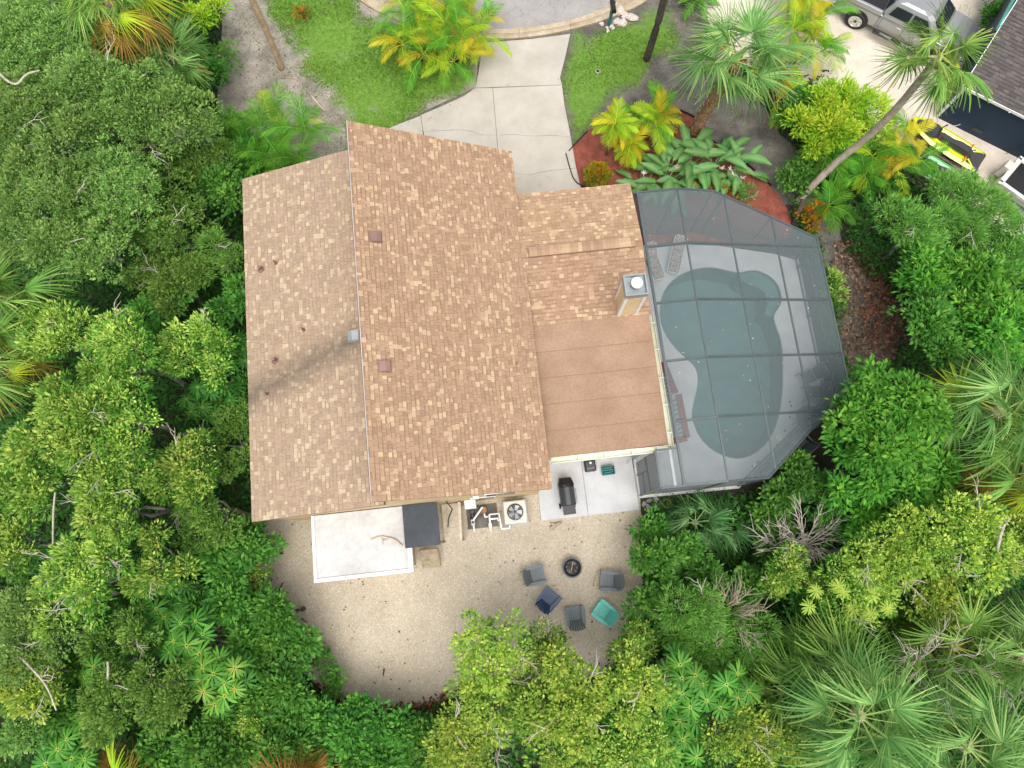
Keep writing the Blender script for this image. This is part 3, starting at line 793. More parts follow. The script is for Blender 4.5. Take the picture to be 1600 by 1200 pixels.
for y in (3.0, 3.95, 4.9, 5.9, 6.85):
    hb(MB().box(5.525, y - .025, 3.475, 5.72, y + .025, 3.50), 'gutter_strap', M['white']).parent = gut
for x in (2.5, 3.4, 4.3, 5.15):
    hb(MB().box(x - .025, 2.385, 3.475, x + .025, 2.6, 3.50), 'gutter_strap', M['white']).parent = gut
# chimney
cx0, cx1, cy0, cy1 = 4.36, 5.09, 7.10, 7.80
ch = hb(MB().box(cx0 + .07, cy0 + .07, 3.5, cx1 - .07, cy1 - .07, 5.650), 'chimney', M['wall'])
def chp(mb, name, mat): o = hb(mb, name, mat); o.parent = ch; return o
for x0, y0 in ((cx0, cy0), (cx1 - .13, cy0), (cx0, cy1 - .13), (cx1 - .13, cy1 - .13)):
    chp(MB().box(x0 + .045, y0 + .045, 3.5, x0 + .085 + .06, y0 + .145, 5.640), 'corner_board', M['white'])
chp(MB().box(cx0 + .045, cy0 + .05, 5.5, cx1 - .045, cy1 - .05, 5.645), 'trim_band', M['white'])
cap = MB()
for a, b in (((cx0, cy0), (cx1, cy0 + .05)), ((cx0, cy1 - .05), (cx1, cy1)), ((cx0, cy0 + .05), (cx0 + .05, cy1 - .05)), ((cx1 - .05, cy0 + .05), (cx1, cy1 - .05))):
    cap.box(a[0], a[1], 5.650, b[0], b[1], 5.920)
cap.box(cx0 + .05, cy0 + .05, 5.660, cx1 - .05, cy1 - .05, 5.780)
chp(cap, 'chimney_cap', M['chimneycap'])
mx, my = (cx0 + cx1) / 2 + .02, (cy0 + cy1) / 2 + .02
fl_ = MB().lathe([(.14, 5.780), (.14, 5.960)], 20, (mx, my, 0)); chp(fl_, 'flue', M['charcoal'])
chp(MB().lathe([(.175, 5.960), (.19, 5.980), (.19, 6.040), (.165, 6.070), (0, 6.085)], 24, (mx, my, 0)), 'flue_cap', M['white'])
# roof vents, pipe boots
def box_vent(x, y, zf, mat, dirx, s=.17):
    z = zf(x)
    m1 = MB()
    prof = [(-s, 0), (s, 0), (s, .10), (s * .2, .17), (-s, .15)]
    m1.loft([[(x + dirx * a, y - s * .95, z + b - .05) for a, b in prof], [(x + dirx * a, y + s * .95, z + b - .05) for a, b in prof]])
    v_ = hb(m1, 'roof_vent', mat)
    hb(MB().plate([(x - s * 1.12, y - s * 1.12, zf(x - s * 1.12) + .03), (x + s * 1.12, y - s * 1.12, zf(x + s * 1.12) + .03), (x + s * 1.12, y + s * 1.12, zf(x + s * 1.12) + .03), (x - s * 1.12, y + s * 1.12, zf(x - s * 1.12) + .03)], .006), 'flashing', mat).parent = v_
zE = lambda x: 4.1 + (1.455 - x) / 5.245 * 2.75
zW = lambda x: 4.0 + (x + 8.15) / 4.43 * 1.32
box_vent(-3.2, 9.62, zE, M['ventbrown'], 1); box_vent(-3.2, 5.48, zE, M['ventbrown'], 1); box_vent(-4.35, 6.98, zW, M['ventgrey'], -1)
for px, py, m_, r in ((405, 418, 'ventbrown', .06), (431, 411, 'rust', .03), (429, 563, 'ventbrown', .06), (478, 519, 'rust', .03), (415, 614, 'rust', .025)):
    q = LP(px, py, 4.4); z = zW(q.x)
    hb(MB().lathe([(r * 2.1, .02), (r * 1.2, .09), (r, .10), (r, .30), (r * .85, .30)], 12, (q.x, q.y, z)), 'vent_pipe', M[m_], smooth=False)
q = LP(807, 566, 4.6); hb(MB().lathe([(.06, 0), (.05, .03), (0, .035)], 10, (q.x, q.y, zE(q.x) + .02)), 'roof_patch', M['rust'])

# low white roof, dark sheet and step outside the south wall
lean = hb(MB().box(-6.74, -.56, 2.08, -3.50, 1.63, 2.20), 'lean_to_roof', M['whiteroof'])
lw = MB()
lw.box(-6.76, -.60, 2.02, -6.66, 1.63, 2.25); lw.box(-3.55, -.60, 2.02, -3.40, 1.6, 2.25); lw.box(-6.66, -.60, 2.02, -3.55, -.48, 2.25)
hb(lw, 'roof_rim', M['white']).parent = lean
hb(MB().box(-6.6, -.42, 0, -3.6, -.34, 2.05), 'wall', M['wall']); hb(MB().box(-6.6, -.34, 0, -6.5, 1.65, 2.05), 'wall', M['wall']); hb(MB().box(-3.7, -.34, 0, -3.6, 1.65, 2.05), 'wall', M['wall'])
for i, (y0, y1) in enumerate(((.20, .95), (.93, 1.62))):
    hb(MB().plate([(-3.60, y0, 2.42 + .02 * i), (-2.40, y0, 2.38 + .02 * i), (-2.40, y1, 2.41 + .02 * i), (-3.60, y1, 2.45 + .02 * i)], .025), 'porch_roof_sheet', M['darkroof'])
for x, y in ((-3.5, .3), (-2.5, .3)): hb(MB().box(x - .04, y - .04, 0, x + .04, y + .04, 2.38), 'porch_post', M['wood'])
for i in range(3): hb(MB().box(-2.4 - .02, .35 + i * .43, .62, -1.75, .35 + i * .43 + .42, .68), 'landing_board', M['palewood'])
hb(MB().box(-2.35, .4, 0, -1.8, 1.65, .61), 'landing_base', M['wood'])
rl = MB(); rl.bar((-1.78, .3, 1.35), (-1.72, 1.6, 1.35), .09, .05); rl.bar((-1.78, .3, 0), (-1.78, .3, 1.35), .08, .08, (1, 0, 0)); rl.bar((-1.74, 1.58, 0), (-1.74, 1.58, 1.35), .08, .08, (1, 0, 0))
hb(rl, 'handrail', M['palewood'])
for i in range(5): hb(MB().box(-3.32 + .0, -.05 - i * .13, .62 - i * .13, -2.72, .08 - i * .13, .66 - i * .13), 'step', M['wood'])
st = MB(); st.bar((-2.70, .1, .56), (-2.70, -.55, .06), .03, .12); st.bar((-3.34, .1, .56), (-3.34, -.55, .06), .03, .12); hb(st, 'stringer', M['wood'])
hb(MB().box(-1.55, 1.35, .55, -1.15, 1.65, 1.15), 'meter_box', M['white'])
hb(MB().box(-1.15, 1.56, 2.6, -.95, 1.655, 2.85), 'wall_lamp', M['white'])
mb = MB(); mb.tube([W(0, 0, 0) * 0 + Vector(p) for p in ((-2.1, 1.62, 2.2), (-2.0, 1.4, 1.2), (-2.2, 1.1, .75), (-2.25, .8, .72))], .02, 6); hb(mb, 'hose', M['black'])
# back step slab of the house: two concrete patio slabs
patio = bpy.data.objects.new('patio', None); C.link(patio); tag(struct(patio), 'small concrete patio south of the low brown roof')
for x0, x1 in ((1.18, 2.93), (2.945, 4.86)):
    q = [W(x0, .68), W(x1, .68), W(x1, 2.88), W(x0, 2.88)]
    MB().prism(q, 0, .09).build('slab', M['deck'], patio)

# red stairs at the pool side door
stairs = thing('pool_stairs', 'red wooden landing and stairs with white balusters beside the pool', 'stairs', W(5.85, 4.0))
def hp(px, py, z): return P(px, py, z) - stairs.location
rr = [hp(1036, 566, .75), hp(1055, 614, 1.25), hp(1060, 616, 1.25), hp(1073, 684, 1.25), hp(1048, 690, 1.25)]
for a, b in ((0, 1), (2, 3), (3, 4)): MB().bar(rr[a], rr[b], .24, .05).build('rail_cap', M['redwood'], stairs)
for (a, b, k) in ((0, 1, 9), (2, 3, 9), (3, 4, 3)):
    for i in range(k):
        p = rr[a].lerp(rr[b], (i + .5) / k)
        if a == 0: p = p + Vector((-.10, -.03, 0))
        lo = p.copy(); lo.z = max(.12, p.z - .95); MB().bar(lo, p - Vector((0, 0, .03)), .05, .05, (1, 0, 0)).build('baluster', M['white'], stairs)
for i in range(5):
    c = W(5.55, 5.75 - i * .30, .18 + i * .15) - stairs.location
    MB().box(c.x - .45, c.y - .15, c.z - .04, c.x + .45, c.y + .15, c.z).build('tread', M['redwood'], stairs)
c = W(5.65, 3.5, .80) - stairs.location; MB().box(c.x - .42, c.y - .75, -.0 + .1, c.x + .42, c.y + .75, .8).build('landing', M['redwood'], stairs)

# ================================================================== SCREEN CAGE
cage = thing('pool_screen_cage', 'grey aluminium screen cage enclosing the pool', 'pool cage', W(8.5, 6.3), TH)
CB = Vector((8.5, 6.3, 0))
def cb(mb, name, mat=None):
    mb.v = [(p[0] - CB.x, p[1] - CB.y, p[2]) for p in mb.v]
    return mb.build(name, mat or M['cage'], cage)
def edge_x(y):                                              # east limit of the cage at y
    if y > 9.88: return XE + (8.60 - XE) * (y - 9.88) / (11.57 - 9.88)
    if y < 4.11: return XE + (8.66 - XE) * (4.11 - y) / (4.11 - 1.16)
    return XE
BY = [3.30, 5.36, 7.42, 9.50]
for y in BY:
    xe = edge_x(y); x0 = XH + .13
    cb(MB().bar((x0, y, ZC - .03), (XC, y, ZC - .03), .06, .14), 'beam')
    cb(MB().bar((XC, y, ZC - .03), (xe, y, cz(xe) - .03), .06, .14), 'beam')
    cb(MB().bar((xe, y, DECK_Z), (xe, y, cz(xe)), .06, .10, (1, 0, 0)), 'post')
    cb(MB().bar((xe, y, 1.2), (xe - .55, y, cz(xe - .55) - .06), .04, .05), 'knee_brace')
for x in (XC, 8.98, 10.8):
    yn = 11.57 if x < 8.6 else 11.57 - (x - 8.6) / (XE - 8.6) * 1.69
    ysx = 1.17 if x < 8.66 else 1.16 + (x - 8.66) / (XE - 8.66) * 2.95
    cb(MB().bar((x, ysx, cz(x) - .01), (x, yn, cz(x) - .01), .05, .07), 'purlin')
    for yy in (ysx, yn): cb(MB().bar((x, yy, DECK_Z), (x, yy, cz(x)), .05, .05, (1, 0, 0)), 'post')
n = len(CAGE)
for i in range(n - 1):
    a, b = CAGE[i], CAGE[i + 1]
    k = 2 if (a[0] - XC) * (b[0] - XC) < 0 else 1
    pts = [a, (XC, a[1] + (b[1] - a[1]) * (XC - a[0]) / (b[0] - a[0])), b] if k == 2 else [a, b]
    for p, q in zip(pts, pts[1:]):
        cb(MB().bar((p[0], p[1], cz(p[0])), (q[0], q[1], cz(q[0])), .06, .08), 'eave_rail')
        cb(MB().bar((p[0], p[1], DECK_Z + .03), (q[0], q[1], DECK_Z + .03), .05, .05), 'bottom_rail', M['cage'] if i else M['gutter'])
        cb(MB().bar((p[0], p[1], 1.15), (q[0], q[1], 1.15), .04, .04), 'chair_rail')
        sm = MB(); sm.quad((p[0], p[1], DECK_Z + .05), (q[0], q[1], DECK_Z + .05), (q[0], q[1], cz(q[0]) - .04), (p[0], p[1], cz(p[0]) - .04))
        cb(sm, 'wall_screen', M['wall_screen'])
    cb(MB().bar((a[0], a[1], DECK_Z), (a[0], a[1], cz(a[0])), .06, .06, (1, 0, 0)), 'post')
cb(MB().bar((XH + .13, 1.19, ZC), (XH + .13, 11.57, ZC), .08, .10), 'eave_rail')
cb(MB().bar((4.97, 1.19, ZC), (4.97, 2.42, ZC), .06, .08), 'eave_rail'); cb(MB().bar((5.44, 1.19, ZC), (5.44, 2.42, ZC), .09, .05), 'purlin', M['frame'])
cb(MB().bar((4.97, 2.42, ZC), (XH + .13, 2.42, ZC), .06, .06), 'eave_rail')
cb(MB().quad((4.97, 1.19, .15), (4.97, 2.42, .15), (4.97, 2.42, ZC - .04), (4.97, 1.19, ZC - .04)), 'wall_screen', M['wall_screen'])
cb(MB().bar((4.97, 1.95, .15), (4.97, 1.95, 2.1), .05, .05, (1, 0, 0)), 'door_post'); cb(MB().bar((4.97, 1.19, 2.1), (4.97, 2.42, 2.1), .05, .05), 'door_head'); cb(MB().bar((4.97, 1.19, 1.0), (4.97, 1.95, 1.25), .05, .05), 'door_rail')
# roof screens, one per bay
ycuts = [1.19, 3.30, 5.36, 7.42, 9.50, 11.55]
xcuts = [XH + .13, XC, 8.98, 10.8, XE]
def clip(poly, a, b, c):                                   # keep a*x+b*y<=c
    out = []
    for i in range(len(poly)):
        p, q = poly[i], poly[(i + 1) % len(poly)]
        dp, dq = a * p[0] + b * p[1] - c, a * q[0] + b * q[1] - c
        if dp <= 0: out.append(p)
        if dp * dq < 0:
            t = dp / (dp - dq); out.append((p[0] + (q[0] - p[0]) * t, p[1] + (q[1] - p[1]) * t))
    return out
for j in range(5):
    for i in range(4):
        poly = [(xcuts[i], ycuts[j]), (xcuts[i + 1], ycuts[j]), (xcuts[i + 1], ycuts[j + 1]), (xcuts[i], ycuts[j + 1])]
        poly = clip(poly, 1.69, XE - 8.60, 1.69 * 8.60 + (XE - 8.60) * 11.57)
        poly = clip(poly, 2.95, -(XE - 8.66), 2.95 * 8.66 - (XE - 8.66) * 1.16)
        if len(poly) >= 3:
            cb(MB().add([(x, y, cz(x) + .005) for x, y in poly], [tuple(range(len(poly)))]), 'roof_screen', M['screen'])
cb(MB().quad((4.97, 1.19, ZC + .005), (XH + .13, 1.19, ZC + .005), (XH + .13, 2.42, ZC + .005), (4.97, 2.42, ZC + .005)), 'roof_screen', M['screen'])
# leaves caught on the screen
rng = np.random.default_rng(5); k = 60
x = rng.uniform(5.9, 12.2, k); y = rng.uniform(1.6, 10.5, k); ok = np.array([xx < edge_x(yy) - .2 for xx, yy in zip(x, y)]); x, y = x[ok], y[ok]; k = len(x)
pos = np.array([tuple(W(a, b, cz(a) + .015)) for a, b in zip(x, y)]); a = rng.uniform(0, 6.28, k)
v, f = leaf_quads(pos, np.stack([np.cos(a), np.sin(a), np.zeros(k)], 1), np.tile([0., 0, 1], (k, 1)), rng.uniform(.04, .085, k), rng.uniform(.02, .045, k), .05, 0)
M['paleleaf'] = tinted('bleached_leaf', [(0, (.25, .2, .12)), (1, (.72, .66, .52))], .8)
tag(place('fallen_leaves', np_mesh('fallen_leaves', v, f, M['paleleaf'], np.repeat(rng.uniform(0, 1, k), 4))), 'pale leaves lying on the cage roof screen', None, None, 'stuff')

# ================================================================== VEGETATION BUILDERS
def crown_mesh(seed, R, hz, z0, sp):
    """Leaf-by-leaf crown: lobes -> clumps -> leaves. z0 is the height of the crown's underside."""
    rng = np.random.default_rng(seed)
    nl = max(3, int(sp['lobes'] * (R / 2.2) ** 1.3 + .5)) if not sp.get('ball') else 1
    cs = []
    for i in range(nl * 30):                                # spread the lobes
        r = R * .74 * math.sqrt(rng.uniform()); a = rng.uniform(0, 6.283)
        p = np.array([r * math.cos(a), r * math.sin(a)])
        if all(np.hypot(*(p - q[:2])) > R * .95 / math.sqrt(nl) for q in cs):
            cs.append(np.array([p[0], p[1], 0.0]))
        if len(cs) == nl: break
    lob = np.array(cs) if not sp.get('ball') else np.zeros((1, 3))
    rl = np.clip(R * 1.02 - np.hypot(lob[:, 0], lob[:, 1]), R * .24, R * .42) * rng.uniform(.8, 1.15, len(lob))
    dome = np.sqrt(np.clip(1 - (np.hypot(lob[:, 0], lob[:, 1]) / (R * 1.15)) ** 2, 0, 1))
    if sp.get('ball'): rl = np.array([R * .92])
    lob[:, 2] = z0 + np.clip(hz * dome * rng.uniform(.72, 1.0, len(lob)) - rl * .7, .05, None)
    area = math.pi * R * R; ntot = int(area * sp['dens'])
    share = rl ** 2 / np.sum(rl ** 2)
    V, T = [], []
    pos, dr, nr, tt, sz = [], [], [], [], []
    clr = sp['clump']
    per = max(8, int(sp['per']))
    for i in range(len(lob)):
        nc = max(3, int(ntot * share[i] / per))
        d = unit(rng.normal(0, 1, (nc, 3)) + np.array([0, 0, .75])); d[:, 2] = np.where(d[:, 2] < -.35, -d[:, 2], d[:, 2])
        rr = rl[i] * rng.uniform(.55, 1.12, (nc, 1)) ** .6
        rr = np.where(rng.uniform(size=(nc, 1)) < (.07 if not sp.get('ball') else 0), rr * rng.uniform(1.15, 1.5, (nc, 1)), rr)
        cc = lob[i] + d * rr * np.array([1, 1, .8])
        cs_ = np.repeat(rng.uniform(.72, 1.32, nc), per)
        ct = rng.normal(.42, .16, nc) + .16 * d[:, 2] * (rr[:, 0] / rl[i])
        e = unit(rng.normal(0, 1, (nc, per, 3)) + d[:, None, :] * .9 + np.array([0, 0, .45]))
        rad = clr * rng.uniform(.55, 1.35, (nc, 1, 1)) * rng.uniform(.15, 1.0, (nc, per, 1)) ** .7
        p = cc[:, None, :] + e * rad * np.array([1, 1, .75])
        dv = e + d[:, None, :] * .35 + rng.normal(0, .35, (nc, per, 3)) + np.array([0, 0, -sp['droop']])
        nn = np.array([0, 0, 1.0]) + e * .55 + rng.normal(0, .38, (nc, per, 3))
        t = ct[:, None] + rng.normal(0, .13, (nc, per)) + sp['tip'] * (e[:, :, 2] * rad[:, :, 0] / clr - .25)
        pos.append(p.reshape(-1, 3)); dr.append(dv.reshape(-1, 3)); nr.append(nn.reshape(-1, 3)); tt.append(t.ravel()); sz.append(cs_)
    pos, dr, nr, tt, sz = map(np.concatenate, (pos, dr, nr, tt, sz))
    ok = pos[:, 2] > .04
    pos, dr, nr, tt, sz = pos[ok], dr[ok], nr[ok], tt[ok], sz[ok]
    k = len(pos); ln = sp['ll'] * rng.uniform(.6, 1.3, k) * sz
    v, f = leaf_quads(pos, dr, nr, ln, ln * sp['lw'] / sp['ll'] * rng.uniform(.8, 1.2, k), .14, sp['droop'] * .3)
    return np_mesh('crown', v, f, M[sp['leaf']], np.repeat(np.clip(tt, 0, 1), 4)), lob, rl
def limb_points(a, b, k, rng, wob):
    a, b = Vector(a), Vector(b); L = (b - a).length; out = []
    for i in range(k + 1):
        t = i / k; p = a.lerp(b, t) + Vector((0, 0, L * .10 * math.sin(math.pi * t)))
        if 0 < i < k: p += Vector((rng.uniform(-1, 1), rng.uniform(-1, 1), rng.uniform(-.5, .5))) * wob * L
        out.append(p)
    return out
SP = {
 'oak':     dict(leaf='leaf_oak', ll=.10, lw=.052, dens=1300, per=26, clump=.24, lobes=12, droop=.10, tip=.18, bark='bark_grey', twig=.10),
 'bright':  dict(leaf='leaf_bright', ll=.125, lw=.052, dens=1050, per=28, clump=.27, lobes=11, droop=.0, tip=.75, bark='bark_grey', twig=.15),
 'deep':    dict(leaf='leaf_deep', ll=.165, lw=.08, dens=640, per=18, clump=.28, lobes=9, droop=.25, tip=.15, bark='bark_dark', twig=.0),
 'yellow':  dict(leaf='leaf_yellow', ll=.11, lw=.06, dens=820, per=20, clump=.22, lobes=13, droop=.10, tip=.38, bark='bark_grey', twig=.32),
 'lime':    dict(leaf='leaf_lime', ll=.20, lw=.055, dens=680, per=20, clump=.32, lobes=8, droop=.15, tip=.35, bark='bark_dark', twig=.0),
 'glossy':  dict(leaf='leaf_glossy', ll=.20, lw=.078, dens=560, per=15, clump=.25, lobes=10, droop=.45, tip=.38, bark='bark_dark', twig=.0),
 'feather': dict(leaf='leaf_feather', ll=.17, lw=.030, dens=1050, per=30, clump=.26, lobes=8, droop=-.15, tip=.20, bark='bark_grey', twig=.2),
 'olive':   dict(leaf='leaf_olive', ll=.10, lw=.050, dens=1050, per=28, clump=.22, lobes=10, droop=.05, tip=.2, bark='bark_grey', twig=.1),
 'ixora':   dict(leaf='leaf_ixora', ll=.075, lw=.045, dens=3600, per=12, clump=.07, lobes=1, droop=.0, tip=.35, bark='bark_dark', twig=0, ball=True),
 'croton':  dict(leaf='leaf_croton', ll=.15, lw=.05, dens=500, per=12, clump=.16, lobes=8, droop=.1, tip=.4, bark='bark_dark', twig=0),
}
TREE_N = [0]
def tree(kind, px, py, rpx, ztop, label, cat='tree', name=None, group=None, squash=.75, bare=None):
    """A tree whose crown shows at the photo position (px, py), about rpx wide to each side, ztop metres tall."""
    sp = SP[kind]; TREE_N[0] += 1; seed = 100 + TREE_N[0]; rng = random.Random(seed)
    zr = ztop * .82; p = P(px, py, zr); R = rpx * m_per_px(px, py, zr) * 1.08
    hz = min(R * squash * 1.3 + .3, ztop * .85); z0 = max(.05, ztop - hz)
    base = Vector((p.x + rng.uniform(-.2, .2) * R, p.y + rng.uniform(-.2, .2) * R, 0))
    nm = name or {'tree': 'broadleaf_tree', 'shrub': 'leafy_shrub', 'bush': 'round_bush'}.get(cat, 'broadleaf_tree')
    t = thing(nm, label, cat, base, 0, group)
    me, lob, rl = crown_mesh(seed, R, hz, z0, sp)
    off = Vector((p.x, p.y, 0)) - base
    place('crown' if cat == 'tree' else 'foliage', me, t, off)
    tr = MB(); r0 = .05 + .035 * R * (1 if cat == 'tree' else .5)
    fork = Vector((off.x * .5, off.y * .5, z0 * .75 + .15))
    tr.tube(limb_points((0, 0, -.05), fork, 4, rng, .04), [r0 * 1.25, r0, r0 * .9, r0 * .8, r0 * .75], 8)
    for q, rr in zip(lob, rl):
        e = Vector((q[0] + off.x, q[1] + off.y, q[2] + rr * .3))
        pts = limb_points(fork, e, 5, rng, .05)
        tr.tube(pts, [r0 * .62, r0 * .5, r0 * .4, r0 * .32, r0 * .24, r0 * .16], 6, False)
        for s in range(3):
            a = rng.uniform(0, 6.28); l = rr * rng.uniform(.7, 1.0)
            tr.tube(limb_points(pts[4], e + Vector((math.cos(a) * l, math.sin(a) * l, rr * rng.uniform(.1, .5))), 3, rng, .08), [r0 * .22, r0 * .15, r0 * .1, .008], 5, False)
    tr.build('trunk' if cat == 'tree' else 'stem', M[sp['bark']], t, smooth=True, recalc=False)
    if sp['twig'] or bare:                                  # pale dead twigs standing clear of the leaves
        n = bare if bare is not None else int(len(lob) * sp['twig'] + .5)
        for i in range(n):
            q = lob[i % len(lob)]; rr = rl[i % len(lob)]; b = MB()
            a = rng.uniform(0, 6.28); s = Vector((q[0] + off.x, q[1] + off.y, q[2] + rr * .35))
            l = rr * rng.uniform(1.0, 1.7) + .15
            e = s + Vector((math.cos(a) * l * .95, math.sin(a) * l * .95, l * .40 + .10))
            pts = limb_points(s, e, 6, rng, .022)
            b.tube(pts, [.026, .023, .02, .016, .012, .009, .005], 6, False)
            for k_ in (2, 3, 4, 5):
                aa = a + rng.uniform(-1.1, 1.1); ll = l * rng.uniform(.3, .6)
                b.tube(limb_points(pts[k_], pts[k_] + Vector((math.cos(aa) * ll, math.sin(aa) * ll, rng.uniform(.0, .2))), 3, rng, .06), [.012, .010, .008, .004], 5, False)
            b.build('bare_branch', M['bark_pale'], t, smooth=True, recalc=False)
    return t

# ---- fronds and other big leaves (shared meshes)
def fan_mesh(seed, R, pet, n, droop, mat, spread=150, t0=.5):
    rng = np.random.default_rng(seed); V, F, T = [], [], []
    def strip(rings, t):
        b = len(V)
        for (l, r), tv in zip(rings, t): V.extend([l, r]); T.extend([tv, tv])
        for i in range(len(rings) - 1): F.append((b + 2 * i, b + 2 * i + 1, b + 2 * i + 3, b + 2 * i + 2))
    k = 6; rg = []
    for i in range(k + 1):                                  # petiole
        s = i / k; x = pet * s; z = -.10 * pet * s * s; w = .022 * (1 - .4 * s)
        rg.append((np.array([x, -w, z]), np.array([x, w, z])))
    strip(rg, [.95] * (k + 1))
    h = np.array([pet, 0, -.10 * pet]); dth = math.radians(2 * spread / n)
    for i in range(n):
        th = -math.radians(spread) + (i + .5) * dth + rng.normal(0, .02)
        L = R * (.80 + .22 * math.cos(th * .75)) * rng.uniform(.92, 1.06)
        d = np.array([math.cos(th), math.sin(th), 0]); s = np.array([-d[1], d[0], 0])
        fold = -.22 * abs(math.sin(th)); bend = rng.normal(0, .11); dr = droop * rng.uniform(.5, 1.9)
        sj = rng.normal(0, .20); rings, tv = [], []
        for r, wf in ((.05, 1.0), (.28, .98), (.50, .66), (.78, .36), (1.0, .05)):
            rad = r * L; w = rad * math.tan(dth / 2) * wf if r < .4 else .34 * L * math.tan(dth / 2) * wf
            p = h + d * rad + s * bend * max(0, r - .3) * L + np.array([0, 0, fold * rad - dr * L * r ** 2.6 + (.012 if r < .6 else 0)])
            zz = .018 if r > .1 else .0
            rings.append((p - s * w + np.array([0, 0, -zz]), p + s * w + np.array([0, 0, zz * .6]))); tv.append(np.clip(t0 + sj + .22 * (r > .85) - .15 * (r < .1), 0, 1))
        strip(rings, tv)
    return np_mesh('fan_frond', np.array(V), np.array(F), M[mat], np.array(T))
def feather_mesh(seed, L, n, ll, rise, droop, mat, vee=.25, t0=.5, hang=.3, pet=.16):
    rng = np.random.default_rng(seed); V, F, T = [], [], []
    def strip(rings, t):
        b = len(V)
        for (l, r), tv in zip(rings, t): V.extend([l, r]); T.extend([tv, tv])
        for i in range(len(rings) - 1): F.append((b + 2 * i, b + 2 * i + 1, b + 2 * i + 3, b + 2 * i + 2))
    sway = rng.normal(0, .06)
    def spine(s): return np.array([L * (s - .16 * droop * s ** 3), L * sway * s * s, L * (rise * s - droop * s ** 2.2)])
    rg = []
    for i in range(11):
        s = i / 10; p = spine(s); w = .020 * (1 - .75 * s); rg.append((p + np.array([0, -w, .004]), p + np.array([0, w, .004])))
    strip(rg, [.9] * 11)
    for i in range(n):
        s = pet + (1 - pet) * (i + .5) / n; p = spine(s); tg = spine(min(1, s + .02)) - spine(s - .02); tg = tg / np.linalg.norm(tg)
        l = ll * (.35 + .75 * math.sin(math.pi * (.12 + .80 * (s - pet) / (1 - pet)))) * rng.uniform(.88, 1.1)
        for sg in (-1, 1):
            fw = .55 + .75 * s + rng.normal(0, .08)
            d = np.array([0, sg, 0]) + tg * fw + np.array([0, 0, vee + rng.normal(0, .08)]); d = d / np.linalg.norm(d)
            wv = np.cross(d, np.array([0, 0, 1.0])); wv = wv / (np.linalg.norm(wv) + 1e-9); w = .011 + .008 * l
            rings, tv = [], []; t = np.clip(t0 + rng.normal(0, .13) + .25 * (s - .5), 0, 1)
            for r, wf in ((0, .5), (.4, 1.0), (.75, .7), (1, .05)):
                q = p + d * l * r + np.array([0, 0, -hang * l * r * r * rng.uniform(.8, 1.3)])
                rings.append((q - wv * w * wf, q + wv * w * wf)); tv.append(t + (.15 if r == 1 else 0))
            strip(rings, np.clip(tv, 0, 1))
    return np_mesh('feather_frond', np.array(V), np.array(F), M[mat], np.array(T))
def paddle_mesh(seed, pet, L, w, mat, arch):
    rng = np.random.default_rng(seed); V, F, T = [], [], []
    tear = rng.uniform(.8, 1.1, 10); k = 9
    for i in range(5):
        s = i / 4; x = pet * s * .55; z = pet * s * .83; ww = .028 * (1 - .4 * s)
        V += [(x, -ww, z), (x, ww, z)]; T += [.8, .8]
    for i in range(4): F.append((2 * i, 2 * i + 1, 2 * i + 3, 2 * i + 2))
    b = len(V)
    for i in range(k + 1):
        s = i / k; wd = w * .5 * (math.sin(math.pi * min(1, s * .93 + .07)) ** .6) * tear[i] if 0 < i < k else .015
        a = arch * s; x = pet * .55 + L * (s * math.cos(.35) + .18 * s * s); z = pet * .83 + L * (.62 * s - a * s * .75)
        y = rng.normal(0, .01); f = .30 * wd
        V += [(x, y - wd, z + f), (x, y - wd * .08, z - .01), (x, y + wd * .08, z - .01), (x, y + wd, z + f)]
        t = .45 + rng.normal(0, .06); T += [t, .95, .95, t + .05]
    for i in range(k):
        for j in range(3): q = b + 4 * i + j; F.append((q, q + 1, q + 5, q + 4))
    return np_mesh('paddle_leaf', np.array(V), np.array(F), M[mat], np.clip(np.array(T), 0, 1))
def umbrella_mesh(seed, R, n, mat, t0):
    rng = np.random.default_rng(seed); V, F, T = [], [], []
    for i in range(n):
        th = 6.283 * i / n + rng.normal(0, .07); L = R * rng.uniform(.8, 1.08); d = np.array([math.cos(th), math.sin(th), 0]); s = np.array([-d[1], d[0], 0]); dr = rng.uniform(.15, .40)
        b = len(V); t = t0 + rng.normal(0, .07)
        for r, w in ((.06, .006), (.24, .014), (.55, .040), (.84, .038), (1.0, .010)):
            p = d * L * r + np.array([0, 0, .05 * R + .28 * R * r * (1 - r) - dr * L * r ** 2.2])
            ww = w * R / .42
            V += [p - s * ww + np.array([0, 0, .2 * ww]), p, p + s * ww + np.array([0, 0, .2 * ww])]
            c = 1.0 if r < .1 else (t + .12 if r < .35 else t); T += [c, min(1, c + .10), c]
        for j in range(4):
            for k_ in range(2): q = b + 3 * j + k_; F.append((q, q + 1, q + 4, q + 3))
    return np_mesh('leaf_rosette', np.array(V), np.array(F), M[mat], np.clip(np.array(T), 0, 1))
CACHE = {}
def cached(key, fn):
    if key not in CACHE: CACHE[key] = fn()
    return CACHE[key]
def frond_at(mesh, parent, origin, az, el, roll=0, sc=1, name='frond'):
    return place(name, mesh, parent, origin, (roll, -el, az), (sc, sc, sc))

